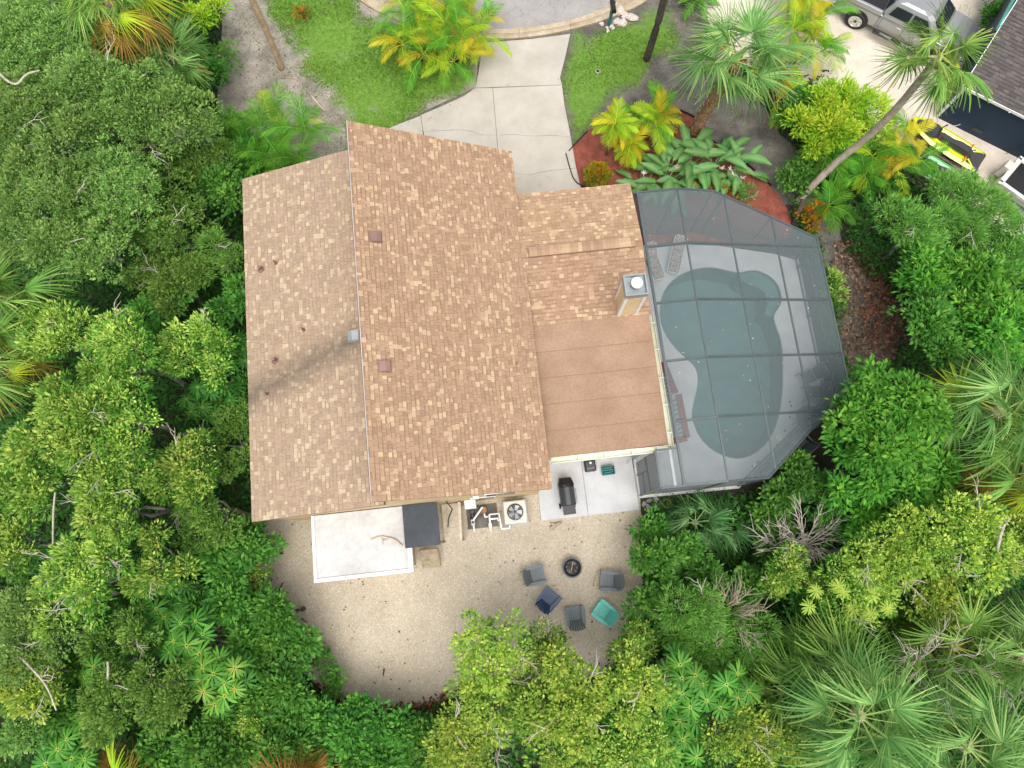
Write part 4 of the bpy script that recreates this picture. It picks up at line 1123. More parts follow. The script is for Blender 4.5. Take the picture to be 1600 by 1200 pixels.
PALM_N = [0]
def fan_palm(trunk, label, n=24, reach=1.9, mat='frond_fan', old=3, r=.17, bark='bark_palm', boots=False, droop=.22, el=(-35, 78), group=None, name='fan_palm', gold=0, azs=None):
    """trunk: list of (px, py, z) from the ground to the growing point."""
    PALM_N[0] += 1; s0 = 500 + PALM_N[0]; rng = random.Random(s0)
    pts = [P(*q) for q in trunk]; base = Vector((pts[0].x, pts[0].y, 0))
    t = thing(name, label, 'palm tree', base, 0, group)
    loc = [p - base for p in pts]; loc = chaikin(loc, 2, False) if len(loc) > 2 else [loc[0].lerp(loc[1], i / 5) for i in range(6)]
    k = len(loc)
    mb = MB(); rad = [r * (1.2 - .25 * i / (k - 1)) for i in range(k)]
    mb.tube(loc, rad, 10); mb.build('trunk', M[bark], t, smooth=True)
    if boots:                                               # criss-cross stubs of old leaf bases
        bt = MB(); L = sum((b - a).length for a, b in zip(loc, loc[1:])); nb = int(L / .075)
        for i in range(nb):
            u = (i + .5) / nb * (k - 1); j = min(int(u), k - 2); p = loc[j].lerp(loc[j + 1], u - j); d = (loc[j + 1] - loc[j]).normalized()
            for s in range(2):
                a = i * 2.4 + s * math.pi; sv = d.cross(Vector((math.cos(a), math.sin(a), .01))).normalized(); ov = sv.cross(d)
                q = p + ov * r * .95; bt.bar(q, q + d * .17 + ov * .085 + sv * .05, .10, .03, ov)
        bt.build('leaf_boots', M['boots'], t, recalc=False)
    top = loc[-1]; pet, R = reach * .46, reach * .56
    for i in range(n):
        az = i * 2.39996 + rng.uniform(-.2, .2) if azs is None else azs[i % len(azs)] + rng.uniform(-.25, .25)
        f = (i + .5) / n; e = math.radians(el[0] + (el[1] - el[0]) * f + rng.uniform(-8, 8)); vi = rng.randrange(3); mt = mat; tt = .38 + .25 * f
        if i < old: mt, tt = 'frond_old', .5
        elif i < old + gold: mt, tt = 'frond_lime', .8
        me = cached((mt, vi, round(reach, 2), round(droop, 2), round(tt, 1)), lambda: fan_mesh(vi * 13 + 5, R, pet, 40, droop * (1 + .25 * vi), mt, 150, tt))
        frond_at(me, t, top + Vector((0, 0, rng.uniform(-.05, .1))), az, e, rng.uniform(-.7, .7), rng.uniform(.75, 1.12) * (1 if f < .85 else .85))
    return t
def feather_palm(px, py, label, h=1.2, n=26, L=1.5, mats=('frond_lime',), weights=None, spread=.3, group=None, name='feather_palm', el=(5, 80), ll=.36, droop=.55, cat='palm tree', stems=6, hang=.35, z=0, azs=None):
    """A clump: several thin stems from the ground point (px, py), fronds from each."""
    PALM_N[0] += 1; s0 = 900 + PALM_N[0]; rng = random.Random(s0)
    base = P(px, py, z); base.z = 0
    t = thing(name, label, cat, base, 0, group); tops = []
    for i in range(stems):
        a = i * 2.4; r = spread * math.sqrt((i + .5) / stems); x, y = r * math.cos(a), r * math.sin(a)
        tp = Vector((x * 1.9, y * 1.9, h * rng.uniform(.65, 1.15))); tops.append(tp)
        if h > .15: MB().tube([(x * .6, y * .6, 0), (x * 1.2, y * 1.2, tp.z * .5), tp], [.05, .04, .032], 7).build('stem', M['bark_palm'], t, smooth=True)
    for i in range(n):
        tp = tops[i % stems]; f = ((i // stems) + .5) / max(1, math.ceil(n / stems)); az = i * 2.39996 + rng.uniform(-.3, .3) if azs is None else azs[i % len(azs)] + rng.uniform(-.4, .4)
        e = math.radians(el[0] + (el[1] - el[0]) * f + rng.uniform(-10, 10)); vi = rng.randrange(3); mt = rng.choices(mats, weights)[0]
        me = cached(('f', mt, vi, round(L, 2), round(ll, 2), round(droop, 2), round(hang, 2)), lambda: feather_mesh(vi * 7 + 3, L, 24, ll, .28, droop * (.85 + .2 * vi), mt, .22, .5, hang))
        frond_at(me, t, tp, az, e, rng.uniform(-.3, .3), rng.uniform(.75, 1.12))
    return t
def umbrella_plant(px, py, rpx, ztop, n, label, R=.44, t0=.42, group='umbrella plants', cat='shrub'):
    PALM_N[0] += 1; rng = random.Random(1500 + PALM_N[0])
    c = P(px, py, ztop); RR = rpx * m_per_px(px, py, ztop); base = Vector((c.x, c.y, 0))
    t = thing('umbrella_plant', label, cat, base, 0, group); spots = []; st = MB()
    for tries in range(n * 40):
        r = RR * math.sqrt(rng.random()); a = rng.uniform(0, 6.28); q = (r * math.cos(a), r * math.sin(a))
        if all(math.hypot(q[0] - s[0], q[1] - s[1]) > R * .88 for s in spots): spots.append(q)
        if len(spots) == n: break
    for (x, y) in spots:
        d = math.hypot(x, y) / max(RR, .1); z = ztop - .35 * RR * d * d - rng.uniform(0, .35)
        vi = rng.randrange(4); tt = round(t0 + rng.choice((-.08, 0, .08)), 2)
        me = cached(('u', vi, R, tt), lambda: umbrella_mesh(vi + 20, R, 12 + vi, 'leaf_umbrella', tt))
        tilt = .35 * d; az = math.atan2(y, x)
        place('leaf_rosette', me, t, (x, y, z), (rng.uniform(-.15, .15) + tilt * -math.sin(az), tilt * math.cos(az) + rng.uniform(-.15, .15), rng.uniform(0, 6.28)), (rng.uniform(.8, 1.12),) * 3)
        me2 = cached(('u', 'low', R), lambda: umbrella_mesh(77, R * .9, 11, 'leaf_deep', .3))
        place('lower_rosette', me2, t, (x * 1.12 + rng.uniform(-.2, .2), y * 1.12 + rng.uniform(-.2, .2), z - .35), (rng.uniform(-.4, .4), rng.uniform(-.4, .4), rng.uniform(0, 6.28)))
        st.tube(limb_points((x * .25, y * .25, 0), (x, y, z), 4, rng, .05), [.05, .045, .04, .035, .03], 6, False)
    st.build('stem', M['bark_grey'], t, smooth=True, recalc=False)
    return t
def bare_bush(px, py, ztop, rpx, label, n=16, lean=(0, 0), dark=False, cat='shrub', name='bare_shrub'):
    PALM_N[0] += 1; rng = random.Random(2500 + PALM_N[0])
    b0 = P(px, py, 0); c = P(px, py, ztop); R = rpx * m_per_px(px, py, ztop)
    base = Vector((c.x, c.y, 0)); t = thing(name, label, cat, base); mt = M['bark_palm'] if dark else M['bark_pale']
    root = Vector((lean[0], lean[1], 0))
    hub = Vector((root.x * .6, root.y * .6, ztop * .55))
    MB().tube(limb_points(root, hub, 4, rng, .05), [.07, .06, .055, .05, .045], 8).build('trunk', mt, t, smooth=True)
    for i in range(n):
        a = 6.283 * i / n + rng.uniform(-.3, .3); l = R * rng.uniform(.6, 1.05); e = Vector((math.cos(a) * l, math.sin(a) * l, ztop * rng.uniform(.85, 1.1)))
        b = MB(); pts = limb_points(hub, e, 6, rng, .03); b.tube(pts, [.028, .025, .022, .018, .014, .010, .005], 6, False)
        for k_ in (2, 3, 4, 5):
            for s in range(2):
                aa = a + rng.uniform(-.9, .9); ll = l * rng.uniform(.3, .6); q = pts[k_]
                b.tube(limb_points(q, q + Vector((math.cos(aa) * ll, math.sin(aa) * ll, rng.uniform(-.05, .35))), 3, rng, .05), [.012, .010, .007, .004], 5, False)
        b.build('branch', mt, t, smooth=True, recalc=False)
    return t

# ================================================================== TREES AND PLANTS, AREA BY AREA
T = tree
# --- north-west wood: fine-leaved grey-green trees
T('oak', 55, 70, 95, 6.5, 'grey-green fine-leaved tree in the top left corner')
T('oak', 60, 205, 90, 7.0, 'fine-leaved tree with pale forked branches at the left edge')
T('oak', 165, 165, 85, 6.6, 'fine-leaved tree just below the brown-skirted fan palm')
T('oak', 265, 190, 70, 5.6, 'fine-leaved tree between the small fan palm and the pale gap')
T('olive', 312, 240, 52, 3.8, 'dull green tree against the roof\'s northwest corner')
T('oak', 60, 335, 85, 6.6, 'fine-leaved tree above the dark fan palm at the left edge')
T('oak', 180, 300, 75, 5.8, 'fine-leaved tree just below the pale rocks')
T('oak', 150, 385, 70, 5.8, 'fine-leaved tree carrying a thick pale snag')
T('olive', 250, 335, 70, 4.6, 'shaded dull green tree in the middle of the northwest wood')
T('deep', 350, 300, 42, 3.4, 'dark leafy shrub touching the west eave near its north end', 'shrub')
T('feather', 333, 400, 46, 3.7, 'light green long-leaved tree against the west eave')
T('olive', 255, 430, 62, 4.0, 'low dull green tree west of the light green long-leaved one')
T('deep', 240, 25, 48, 3.0, 'dark broad-leaved shrub beside the brown-skirted fan palm', 'shrub')
T('lime', 320, 20, 28, 2.4, 'yellow-green shrub at the dirt patch\'s top edge', 'shrub')
T('deep', 300, 70, 40, 2.0, 'low dark shrub above the small fan palm', 'shrub')
T('feather', 350, 85, 22, 1.0, 'spiky green seedling at the dirt patch edge', 'shrub')
T('deep', 318, 130, 36, 1.8, 'dark fern-like shrub at the dirt patch edge', 'shrub')
T('deep', 350, 210, 36, 2.2, 'leafy shrub left of the green feather palms', 'shrub')
T('deep', 362, 255, 36, 2.6, 'leafy shrub between green feather palms and west eave', 'shrub')
# --- west wood: bright green tip-flushed trees
T('bright', 95, 530, 55, 6.0, 'bright green narrow tree beside the dark fan palm')
T('bright', 205, 560, 66, 5.8, 'bright green tree standing north of the big yellow-tipped one')
T('bright', 300, 555, 58, 4.4, 'bright green tree reaching towards the stained roof edge')
T('bright', 105, 665, 70, 7.2, 'tallest yellow-tipped tree at middle left')
T('bright', 190, 655, 60, 6.6, 'yellow-tipped rounded tree at middle left')
T('bright', 45, 745, 66, 6.6, 'yellow-tipped tree on the left edge')
T('bright', 185, 735, 60, 6.4, 'yellow-tipped tree with exposed pale forks')
T('bright', 290, 735, 55, 5.0, 'bright tree stretching an arm towards the southwest eave')
T('olive', 330, 790, 60, 3.8, 'dull olive tree beside the southwest corner of the roof')
T('bright', 180, 800, 52, 6.2, 'yellow-tipped clump above the bare fallen limbs')
T('bright', 150, 885, 62, 6.2, 'yellow-tipped tree south of the fallen limbs')
T('bright', 20, 850, 50, 5.4, 'bright green tree by fallen limbs on the left edge')
T('bright', 255, 880, 50, 5.0, 'bright green tree right of the fallen limbs')
T('olive', 360, 690, 52, 3.2, 'shaded olive shrub under the stained west eave', 'shrub')
T('deep', 350, 870, 48, 3.2, 'dark glossy shrub below the southwest roof corner', 'shrub')
T('deep', 390, 850, 34, 2.2, 'glossy shrub at the yard\'s northwest corner', 'shrub')
T('deep', 345, 950, 55, 3.0, 'dark shaded shrub west of the yard', 'shrub')
T('bright', 408, 908, 26, 1.7, 'small bright shrub leaning over the yard\'s west edge', 'shrub')
T('deep', 372, 620, 30, 2.2, 'dark shrub beside the umbrella plants under the west eave', 'shrub')
T('deep', 250, 480, 52, 3.2, 'dark shrub in the hollow west of the house', 'shrub')
T('deep', 370, 470, 34, 2.6, 'dark shrub close to the west eave', 'shrub')
# --- south-west
T('oak', 45, 990, 70, 5.6, 'grey-green tree with long bare twigs at lower left edge')
T('yellow', 60, 1060, 55, 5.0, 'yellowish fine tree with a curved bare limb at lower left')
T('bright', 120, 940, 55, 5.2, 'yellow-green twiggy tree at lower left')
T('olive', 180, 1010, 55, 4.0, 'olive tree beside the bent pale branch')
T('olive', 180, 1100, 55, 4.6, 'olive tree below the bent pale branch')
T('olive', 255, 1090, 55, 4.8, 'mossy olive tree left of the bright umbrella plant')
T('deep', 110, 1090, 55, 3.2, 'dark shrub behind the lower left umbrella plant', 'shrub')
T('oak', 15, 1130, 55, 4.8, 'grey twiggy tree at the lower left corner')
T('deep', 205, 985, 50, 2.6, 'dark shrub under the bent pale branch', 'shrub')
T('deep', 390, 1000, 52, 2.8, 'dark glossy shrub right of the umbrella plants', 'shrub')
T('deep', 438, 968, 44, 2.9, 'bright green glossy shrub at the yard\'s west bulge', 'shrub')
T('deep', 455, 1020, 36, 2.4, 'glossy shrub just below the yard\'s west bulge', 'shrub')
T('deep', 400, 1075, 52, 3.0, 'round-leaved glossy shrub southwest of the yard', 'shrub')
T('deep', 460, 1100, 46, 2.4, 'dark glossy shrub at the yard\'s southwest corner', 'shrub')
T('deep', 505, 1022, 14, 1.0, 'slim leafy sapling standing on the gravel', 'shrub')
T('deep', 520, 1058, 16, 1.1, 'leafy sapling on the gravel near the southwest shrubs', 'shrub')
T('deep', 330, 1160, 60, 3.2, 'dark shrub at the bottom edge below the bright umbrella plant', 'shrub')
T('deep', 420, 1165, 52, 3.0, 'green shrub above the orange palm at the bottom edge', 'shrub')
T('bright', 395, 1140, 30, 2.9, 'bright tipped shrub at the bottom edge', 'shrub')
T('deep', 520, 1145, 52, 2.4, 'green shrub under the yard\'s south rim', 'shrub')
T('deep', 590, 1150, 50, 2.2, 'leafy shrub south of the yard\'s lowest point', 'shrub')
T('deep', 250, 1180, 50, 2.8, 'dark shrub on the bottom edge left of the orange palm', 'shrub')
T('deep', 560, 1195, 50, 2.4, 'shaded shrub on the bottom edge between two palms', 'shrub')
T('deep', 665, 1160, 44, 2.2, 'leafy shrub beside the fallen twig at the bottom', 'shrub')
# --- south: yellowish pale-branched trees
T('yellow', 770, 1003, 55, 4.6, 'yellow-leaved tree reaching over the gravel', squash=.6)
T('bright', 842, 1022, 44, 4.2, 'yellow-green tree below the blue chair', squash=.6)
T('yellow', 770, 1090, 60, 4.4, 'pale yellow-green tree at the yard\'s south rim')
T('yellow', 895, 1065, 52, 5.4, 'yellow tree with white forks below the grey chairs')
T('yellow', 860, 1140, 62, 5.6, 'yellow-leaved tree at bottom centre')
T('yellow', 990, 1065, 55, 5.4, 'yellow tree left of the umbrella plants')
T('bright', 985, 1150, 58, 5.4, 'yellow-tipped green tree beside umbrella plants at the bottom')
T('yellow', 720, 1165, 55, 4.2, 'yellow-green tree on the bottom edge left of centre')
T('bright', 920, 1190, 50, 4.6, 'greener tree at bottom centre edge')
T('deep', 930, 1115, 42, 4.2, 'dark hollow shrub between the yellow trees', 'shrub')
T('bright', 992, 1014, 34, 2.8, 'green shrub just below the turquoise chair', 'shrub')
T('deep', 1022, 893, 36, 2.8, 'glossy shrub beside the grey chair facing left', 'shrub')
T('deep', 1014, 945, 28, 2.6, 'green shrub touching the turquoise chair', 'shrub')
T('feather', 1062, 950, 55, 3.6, 'feathery green shrub east of the chairs', 'shrub')
T('feather', 1060, 1015, 45, 3.0, 'feathery shrub below the east chairs', 'shrub')
T('feather', 1130, 1000, 60, 2.8, 'feathery shrub tangled with brown twigs', 'shrub')
T('feather', 1200, 1010, 50, 2.6, 'feathery shrub right of the brown twigs', 'shrub')
T('yellow', 1160, 1150, 52, 4.2, 'yellow-green small-leaved tree right of the umbrella plants')
T('bright', 1150, 1200, 45, 4.0, 'yellow-tipped shrub on the bottom edge', 'shrub')
T('yellow', 1258, 1160, 46, 3.6, 'yellow-green shrub left of the big fan palm', 'shrub')
T('deep', 1220, 1100, 50, 2.0, 'dark shrub left of the fan palms', 'shrub')
T('deep', 1140, 905, 52, 2.4, 'dark shrub south of the low palmettos', 'shrub')
T('deep', 1060, 885, 46, 2.2, 'leafy shrub just below the palmettos', 'shrub')
T('deep', 1025, 835, 26, 1.4, 'green shrub at the patio\'s east corner', 'shrub')
# --- east
T('glossy', 1385, 665, 85, 5.4, 'large bright green drooping-leaved tree by the cage corner')
T('glossy', 1330, 735, 50, 4.4, 'bright green tree over the cage\'s southeast edge')
T('glossy', 1425, 730, 60, 4.6, 'green tree between the glossy tree and the fan palm')
T('deep', 1245, 755, 40, 2.6, 'shrub under the cage\'s slanting southeast wall', 'shrub')
T('deep', 1300, 790, 46, 2.8, 'green shrub behind the bare twiggy bush', 'shrub')
T('glossy', 1370, 800, 52, 3.4, 'green tree below the large glossy tree')
T('deep', 1440, 800, 50, 3.0, 'dark round-leaved shrub in the eastern hollow', 'shrub')
T('deep', 1510, 770, 50, 3.0, 'leafy shrub below the fan palm on the right', 'shrub')
T('yellow', 1380, 850, 62, 5.0, 'yellow-green tree with white forks right of the bare bush')
T('yellow', 1500, 850, 72, 5.6, 'broad yellow-green tree with a pale leaning limb')
T('bright', 1575, 860, 50, 5.2, 'green yellow-tipped tree on the right edge')
fh = T('bright', 1330, 920, 55, 4.2, 'green shrub dotted with yellow flower heads', 'shrub')
for px, py in ((1345, 905), (1362, 932), (1332, 952), (1360, 960), (1387, 950), (1318, 925), (1275, 923), (1264, 948), (1310, 915), (1358, 958)):
    me = cached('flower_head', lambda: umbrella_mesh(5, .27, 15, 'leaf_yellow', .62))
    place('flower_head', me, fh, P(px, py, 4.1) - fh.location, (random.uniform(-.2, .2), random.uniform(-.2, .2), random.uniform(0, 6)))
T('bright', 1240, 905, 44, 3.2, 'yellow-tipped shrub below the bare twiggy bush', 'shrub')
T('yellow', 1470, 920, 60, 4.2, 'yellow-green shrub above the dead grey branches', 'shrub')
T('deep', 1400, 960, 44, 2.4, 'dark shrub between the shrubs and fan palms', 'shrub')
T('deep', 1200, 835, 44, 2.0, 'shaded shrub among bare twigs south of the cage', 'shrub')
T('deep', 1260, 985, 50, 2.2, 'dark shrub below the yellow flower heads', 'shrub')
T('glossy', 1540, 450, 62, 4.2, 'glossy tree on the right edge above the fan palm')
T('deep', 1475, 505, 62, 4.0, 'dark glossy tree right of the leaf litter')
T('glossy', 1560, 520, 52, 4.2, 'glossy green tree just above the right fan palm')
T('feather', 1440, 345, 55, 3.6, 'light green feathery shrub right of the leaf litter', 'shrub')
T('feather', 1520, 320, 58, 3.4, 'light green feathery shrub below the watercraft', 'shrub')
T('glossy', 1450, 430, 48, 3.4, 'green shrub over the black hollow', 'shrub')
T('feather', 1575, 370, 50, 3.0, 'green feathery shrub on the right edge', 'shrub')
T('feather', 1492, 296, 34, 2.4, 'bright green shrub in front of the green watercraft', 'shrub')
T('bright', 1300, 432, 13, .6, 'small bright weed by the cage\'s east wall', 'shrub')
T('bright', 1305, 462, 16, .7, 'bright green weed close to the east cage wall', 'shrub')
T('lime', 1330, 160, 58, 2.6, 'brilliant yellow-green bush beside the gravel drive', 'shrub')
T('lime', 1280, 190, 46, 2.4, 'yellow-green bush left of the brilliant one', 'shrub')
T('deep', 1255, 165, 34, 2.0, 'dark green shrub under the golden palm', 'shrub')
T('bright', 1360, 215, 28, 1.6, 'small yellow-green shrub under the leaning palm trunk', 'shrub')
T('deep', 1555, 8, 28, 1.2, 'dark green shrub beside the turquoise fascia', 'shrub')
# --- bed plants
T('ixora', 935, 270, 20, 1.15, 'clipped round bush with orange flowers in the mulch', 'bush', 'round_bush', squash=1.1)
T('croton', 470, 14, 11, .6, 'small orange croton on the lawn', 'shrub')
T('croton', 1275, 340, 24, .8, 'orange flowering plant at the cage\'s northeast corner', 'shrub')
T('croton', 1090, 285, 16, .7, 'orange croton between the paddle-leaved plants and the cage', 'shrub')
T('croton', 1128, 290, 16, .6, 'reddish croton at the foot of the right paddle-leaved plant', 'shrub')
T('feather', 1168, 300, 14, .6, 'dry tan grass tuft in the red mulch', 'shrub', 'grass_tuft')
T('deep', 1250, 275, 30, 1.2, 'dark shrub beside the leaning palm\'s foot', 'shrub')

# --- palms
fan_palm([(1083, 207, 0), (1112, 160, 2.2), (1136, 118, 4.0), (1148, 98, 4.8)], 'stout fan palm with criss-cross brown trunk by the mulch bed', 19, 2.55, 'frond_blue', 2, .2, 'boots', True, el=(-12, 75))
fan_palm([(1243, 318, 0), (1300, 258, 2.0), (1365, 207, 4.0), (1405, 165, 5.6), (1440, 122, 7.0), (1468, 88, 8.0)], 'tall leaning fan palm with bare pale trunk across the bushes', 15, 1.75, 'frond_fan', 0, .12, 'bark_palm', el=(-30, 60), gold=1)
fan_palm([(178, 60, 0), (172, 0, 6.6)], 'fan palm with brown skirt at the top edge', 24, 2.1, 'frond_fan', 8, .2, gold=3)
fan_palm([(270, 130, 0), (272, 88, 4.2)], 'small light green fan palm beside the dirt patch', 18, 1.55, 'frond_blue', 1, .14)
fan_palm([(20, 510, 0), (2, 475, 5.4)], 'dark fan palm at the left edge', 17, 2.0, 'frond_fan', 1, .18)
fan_palm([(30, 590, 0), (-8, 565, 5.2)], 'yellowing fan palm on the left edge below the dark one', 18, 2.0, 'frond_fan', 5, .18, gold=2)
fan_palm([(1320, 1100, 0), (1342, 1118, 4.6)], 'largest fan palm at the lower right', 20, 2.75, 'frond_blue', 0, .2, droop=.28)
fan_palm([(1480, 1150, 0), (1510, 1166, 4.4)], 'fan palm in the lower right corner', 19, 2.7, 'frond_blue', 0, .2, droop=.28)
fan_palm([(1280, 1035, 0), (1290, 1040, 3.0)], 'fan palm above the largest one at the lower right', 15, 2.1, 'frond_fan', 0, .17)
fan_palm([(1470, 1010, 0), (1490, 1010, 3.4)], 'fan palm tangled in dead grey branches', 16, 2.1, 'frond_fan', 3, .17)
fan_palm([(1580, 1020, 0), (1598, 1020, 3.6)], 'fan palm cut by the right edge near the dead branches', 15, 2.0, 'frond_blue', 2, .17)
fan_palm([(1420, 1080, 0), (1425, 1080, 2.8)], 'fan palm between the two large lower right ones', 15, 2.1, 'frond_fan', 0, .17)
fan_palm([(1225, 1075, 0), (1220, 1080, 2.4)], 'shaded fan palm left of the largest one', 16, 1.8, 'frond_fan', 2, .15)
fan_palm([(1520, 640, 0), (1562, 645, 5.0)], 'light green fan palm at right middle', 19, 2.6, 'frond_blue', 0, .2, droop=.3, gold=2)
fan_palm([(1560, 735, 0), (1612, 738, 4.8)], 'yellowing fan palm cut by the right edge', 20, 2.3, 'frond_fan', 5, .2, gold=4, droop=.3)
fan_palm([(1084, 818, 0), (1086, 816, .8)], 'low dark palmetto just south of the screen cage', 10, 1.55, 'frond_dark', 0, .12, name='palmetto', el=(5, 65))
fan_palm([(1125, 822, 0), (1126, 822, .6)], 'second low palmetto, right of the first', 8, 1.35, 'frond_dark', 0, .1, name='palmetto', el=(10, 65))
fan_palm([(1040, 848, 0), (1040, 846, .5)], 'low palmetto near the patio\'s east corner', 7, 1.1, 'frond_fan', 0, .1, name='palmetto', el=(10, 60))
fan_palm([(470, 1230, 0), (465, 1240, 2.4)], 'orange-fronded palm cut by the bottom edge', 20, 1.9, 'frond_old', 20, .16, gold=0)
fan_palm([(200, 1225, 0), (180, 1235, 2.6)], 'golden palm at the bottom edge on the left', 16, 1.6, 'frond_lime', 10, .16)
feather_palm(640, 1195, 'dark feather palm on the bottom edge', .6, 14, 1.5, ('frond_green',), stems=2, ll=.4)
feather_palm(450, 262, 'green feather palm clump behind the northwest roof corner', 1.7, 54, 1.75, ('frond_green', 'frond_lime'), (7, 1), .75, ll=.42, stems=9)
feather_palm(402, 255, 'smaller green feather palm left of the clump', 1.2, 22, 1.6, ('frond_green',), None, .3, ll=.4, stems=3)
ring = P(690, 76, 0)
feather_palm(690, 80, 'yellow-green feather palms in the black-edged ring bed', 1.6, 125, 1.5, ('frond_lime', 'frond_green', 'frond_gold'), (6, 4, 2), .95, ll=.36, stems=15, el=(-5, 78))
feather_palm(946, 242, 'slim yellow-green palm at the left of the mulch bed', 1.9, 22, .85, ('frond_lime', 'frond_gold'), (4, 1), .06, ll=.32, stems=1, el=(-25, 70), droop=.75)
feather_palm(975, 248, 'golden feather palm low in the mulch bed', 1.1, 20, .8, ('frond_lime', 'frond_gold'), (2, 2), .08, ll=.32, stems=1, el=(-25, 65), droop=.75)
feather_palm(1010, 215, 'tallest feather palm in the mulch bed', 1.6, 34, 1.1, ('frond_lime', 'frond_green', 'frond_gold'), (5, 3, 1), .3, ll=.36, stems=4, el=(-15, 80))
feather_palm(1238, 95, 'golden green palm left of the gravel drive', 1.7, 42, 1.4, ('frond_lime', 'frond_gold', 'frond_green'), (4, 3, 3), .5, ll=.38, stems=6, el=(-15, 75))
feather_palm(1235, 28, 'yellow-green palm at the top beside the gravel', 1.2, 30, 1.3, ('frond_lime', 'frond_green', 'frond_gold'), (4, 2, 2), .4, ll=.38, stems=4)
feather_palm(1200, 160, 'gold-tipped palm under the stout fan palm', .9, 14, 1.2, ('frond_gold', 'frond_lime'), (1, 2), .3, ll=.36, stems=3)
feather_palm(1372, 262, 'orange and green palm in front of the watercraft', 1.3, 38, 1.25, ('frond_gold', 'frond_lime', 'frond_green'), (3, 4, 3), .5, ll=.36, stems=6, el=(-15, 75))
feather_palm(1272, 262, 'dark green plume palm right of the leaning palm\'s foot', 1.1, 12, 1.35, ('frond_green',), None, .1, ll=.46, stems=1, el=(0, 60), hang=.5)
feather_palm(1330, 290, 'green plume palm below the rock pile', .9, 11, 1.3, ('frond_green', 'frond_lime'), (4, 1), .1, ll=.44, stems=1, el=(0, 60), hang=.5)
feather_palm(1283, 330, 'yellow-ribbed plume palm at the cage\'s northeast corner', .5, 9, 1.2, ('frond_lime', 'frond_green'), (1, 2), .08, ll=.42, stems=1, el=(10, 60), hang=.5)
feather_palm(1082, 8, 'dark green cycad at the top edge', .3, 22, 1.05, ('frond_green', 'frond_lime'), (4, 1), .1, ll=.25, stems=1, el=(5, 75), name='cycad', cat='shrub')
rbed = thing('ring_bed', 'black-edged oval mulch bed round the feather palms', 'planting bed', (ring.x, ring.y, 0))
oval = [(1.38 * math.cos(a) , .78 * math.sin(a)) for a in [i * 6.283 / 40 for i in range(40)]]
MB().prism(oval, .0, .09).build('mulch', M['mulch'], rbed)
em = MB()
for i in range(40):
    a, b = oval[i], oval[(i + 1) % 40]; em.bar((a[0], a[1], .08), (b[0], b[1], .08), .05, .16)
em.build('edging', M['edging'], rbed)

# paddle-leaved plants
def paddle_plant(px, py, n, label, sc=1.0):
    rng = random.Random(px); base = P(px, py, 0); t = thing('paddle_leaf_plant', label, 'plant', base, 0, 'large paddle-leaved plants in the mulch')
    for i in range(n):
        vi = rng.randrange(4); me = cached(('p', vi), lambda: paddle_mesh(vi + 3, .75 + .1 * vi, 1.02, .40, 'leaf_paddle', .35 + .18 * vi))
        a = rng.uniform(0, 6.28); r = rng.uniform(0, .35) * sc
        place('paddle_leaf', me, t, (r * math.cos(a), r * math.sin(a), 0), (rng.uniform(-.15, .15), rng.uniform(-.25, .45), i * 2.4 + rng.uniform(-.3, .3)), (sc * rng.uniform(.75, 1.1),) * 3)
    for i in range(3):
        a = rng.uniform(0, 6.28); b = MB().tube([(0, 0, 0), (.2 * math.cos(a), .2 * math.sin(a), .5), (.42 * math.cos(a), .42 * math.sin(a), .62)], [.02, .016, .012], 6)
        for k_ in range(4): b.bar((.42 * math.cos(a), .42 * math.sin(a), .62), (.42 * math.cos(a) + .12 * math.cos(a + k_ - 1.5), .42 * math.sin(a) + .12 * math.sin(a + k_ - 1.5), .72), .04, .015)
        b.build('white_flower', M['palerock'], t)
paddle_plant(1040, 285, 24, 'broad paddle-leaved plant nearest the wing roof')
paddle_plant(1072, 262, 14, 'middle paddle-leaved plant in the mulch bed')
paddle_plant(1112, 262, 18, 'right paddle-leaved plant with white flowers', 1.05)
paddle_plant(1150, 275, 8, 'small paddle-leaved plant nearest the dirt strip', .85)
paddle_plant(1000, 298, 8, 'low paddle-leaved plant at the wing roof\'s corner', .8)

# umbrella plants
U = umbrella_plant
U(332, 1072, 38, 4.3, 15, 'brightest umbrella plant with yellow centres at lower left', t0=.60)
U(288, 1008, 36, 4.0, 13, 'umbrella plant just above the brightest one', t0=.5)
U(228, 965, 24, 3.0, 5, 'small umbrella plant near the bent pale branch', t0=.34)
U(145, 1045, 22, 4.0, 4, 'umbrella plant among olive trees at lower left')
U(95, 1172, 42, 3.4, 12, 'umbrella plant in the lower left corner', t0=.46)
U(318, 618, 34, 3.0, 9, 'shaded umbrella plant west of the stained eave', t0=.32)
U(362, 548, 26, 2.6, 7, 'shaded umbrella plant under the west eave', t0=.30)
U(1078, 1078, 38, 4.4, 13, 'umbrella plant nearest the feathery shrubs', t0=.46)
U(1145, 1085, 32, 4.3, 9, 'umbrella plant right of the feathery shrubs\' one', t0=.46)
U(1065, 1145, 34, 3.6, 8, 'umbrella plant below the dark gap at bottom', t0=.42)
U(1060, 1195, 40, 3.6, 9, 'umbrella plant on the bottom edge right of the yellow trees', t0=.46)
U(270, 930, 22, 2.6, 4, 'small shaded umbrella plant beside the bright trees', t0=.32)

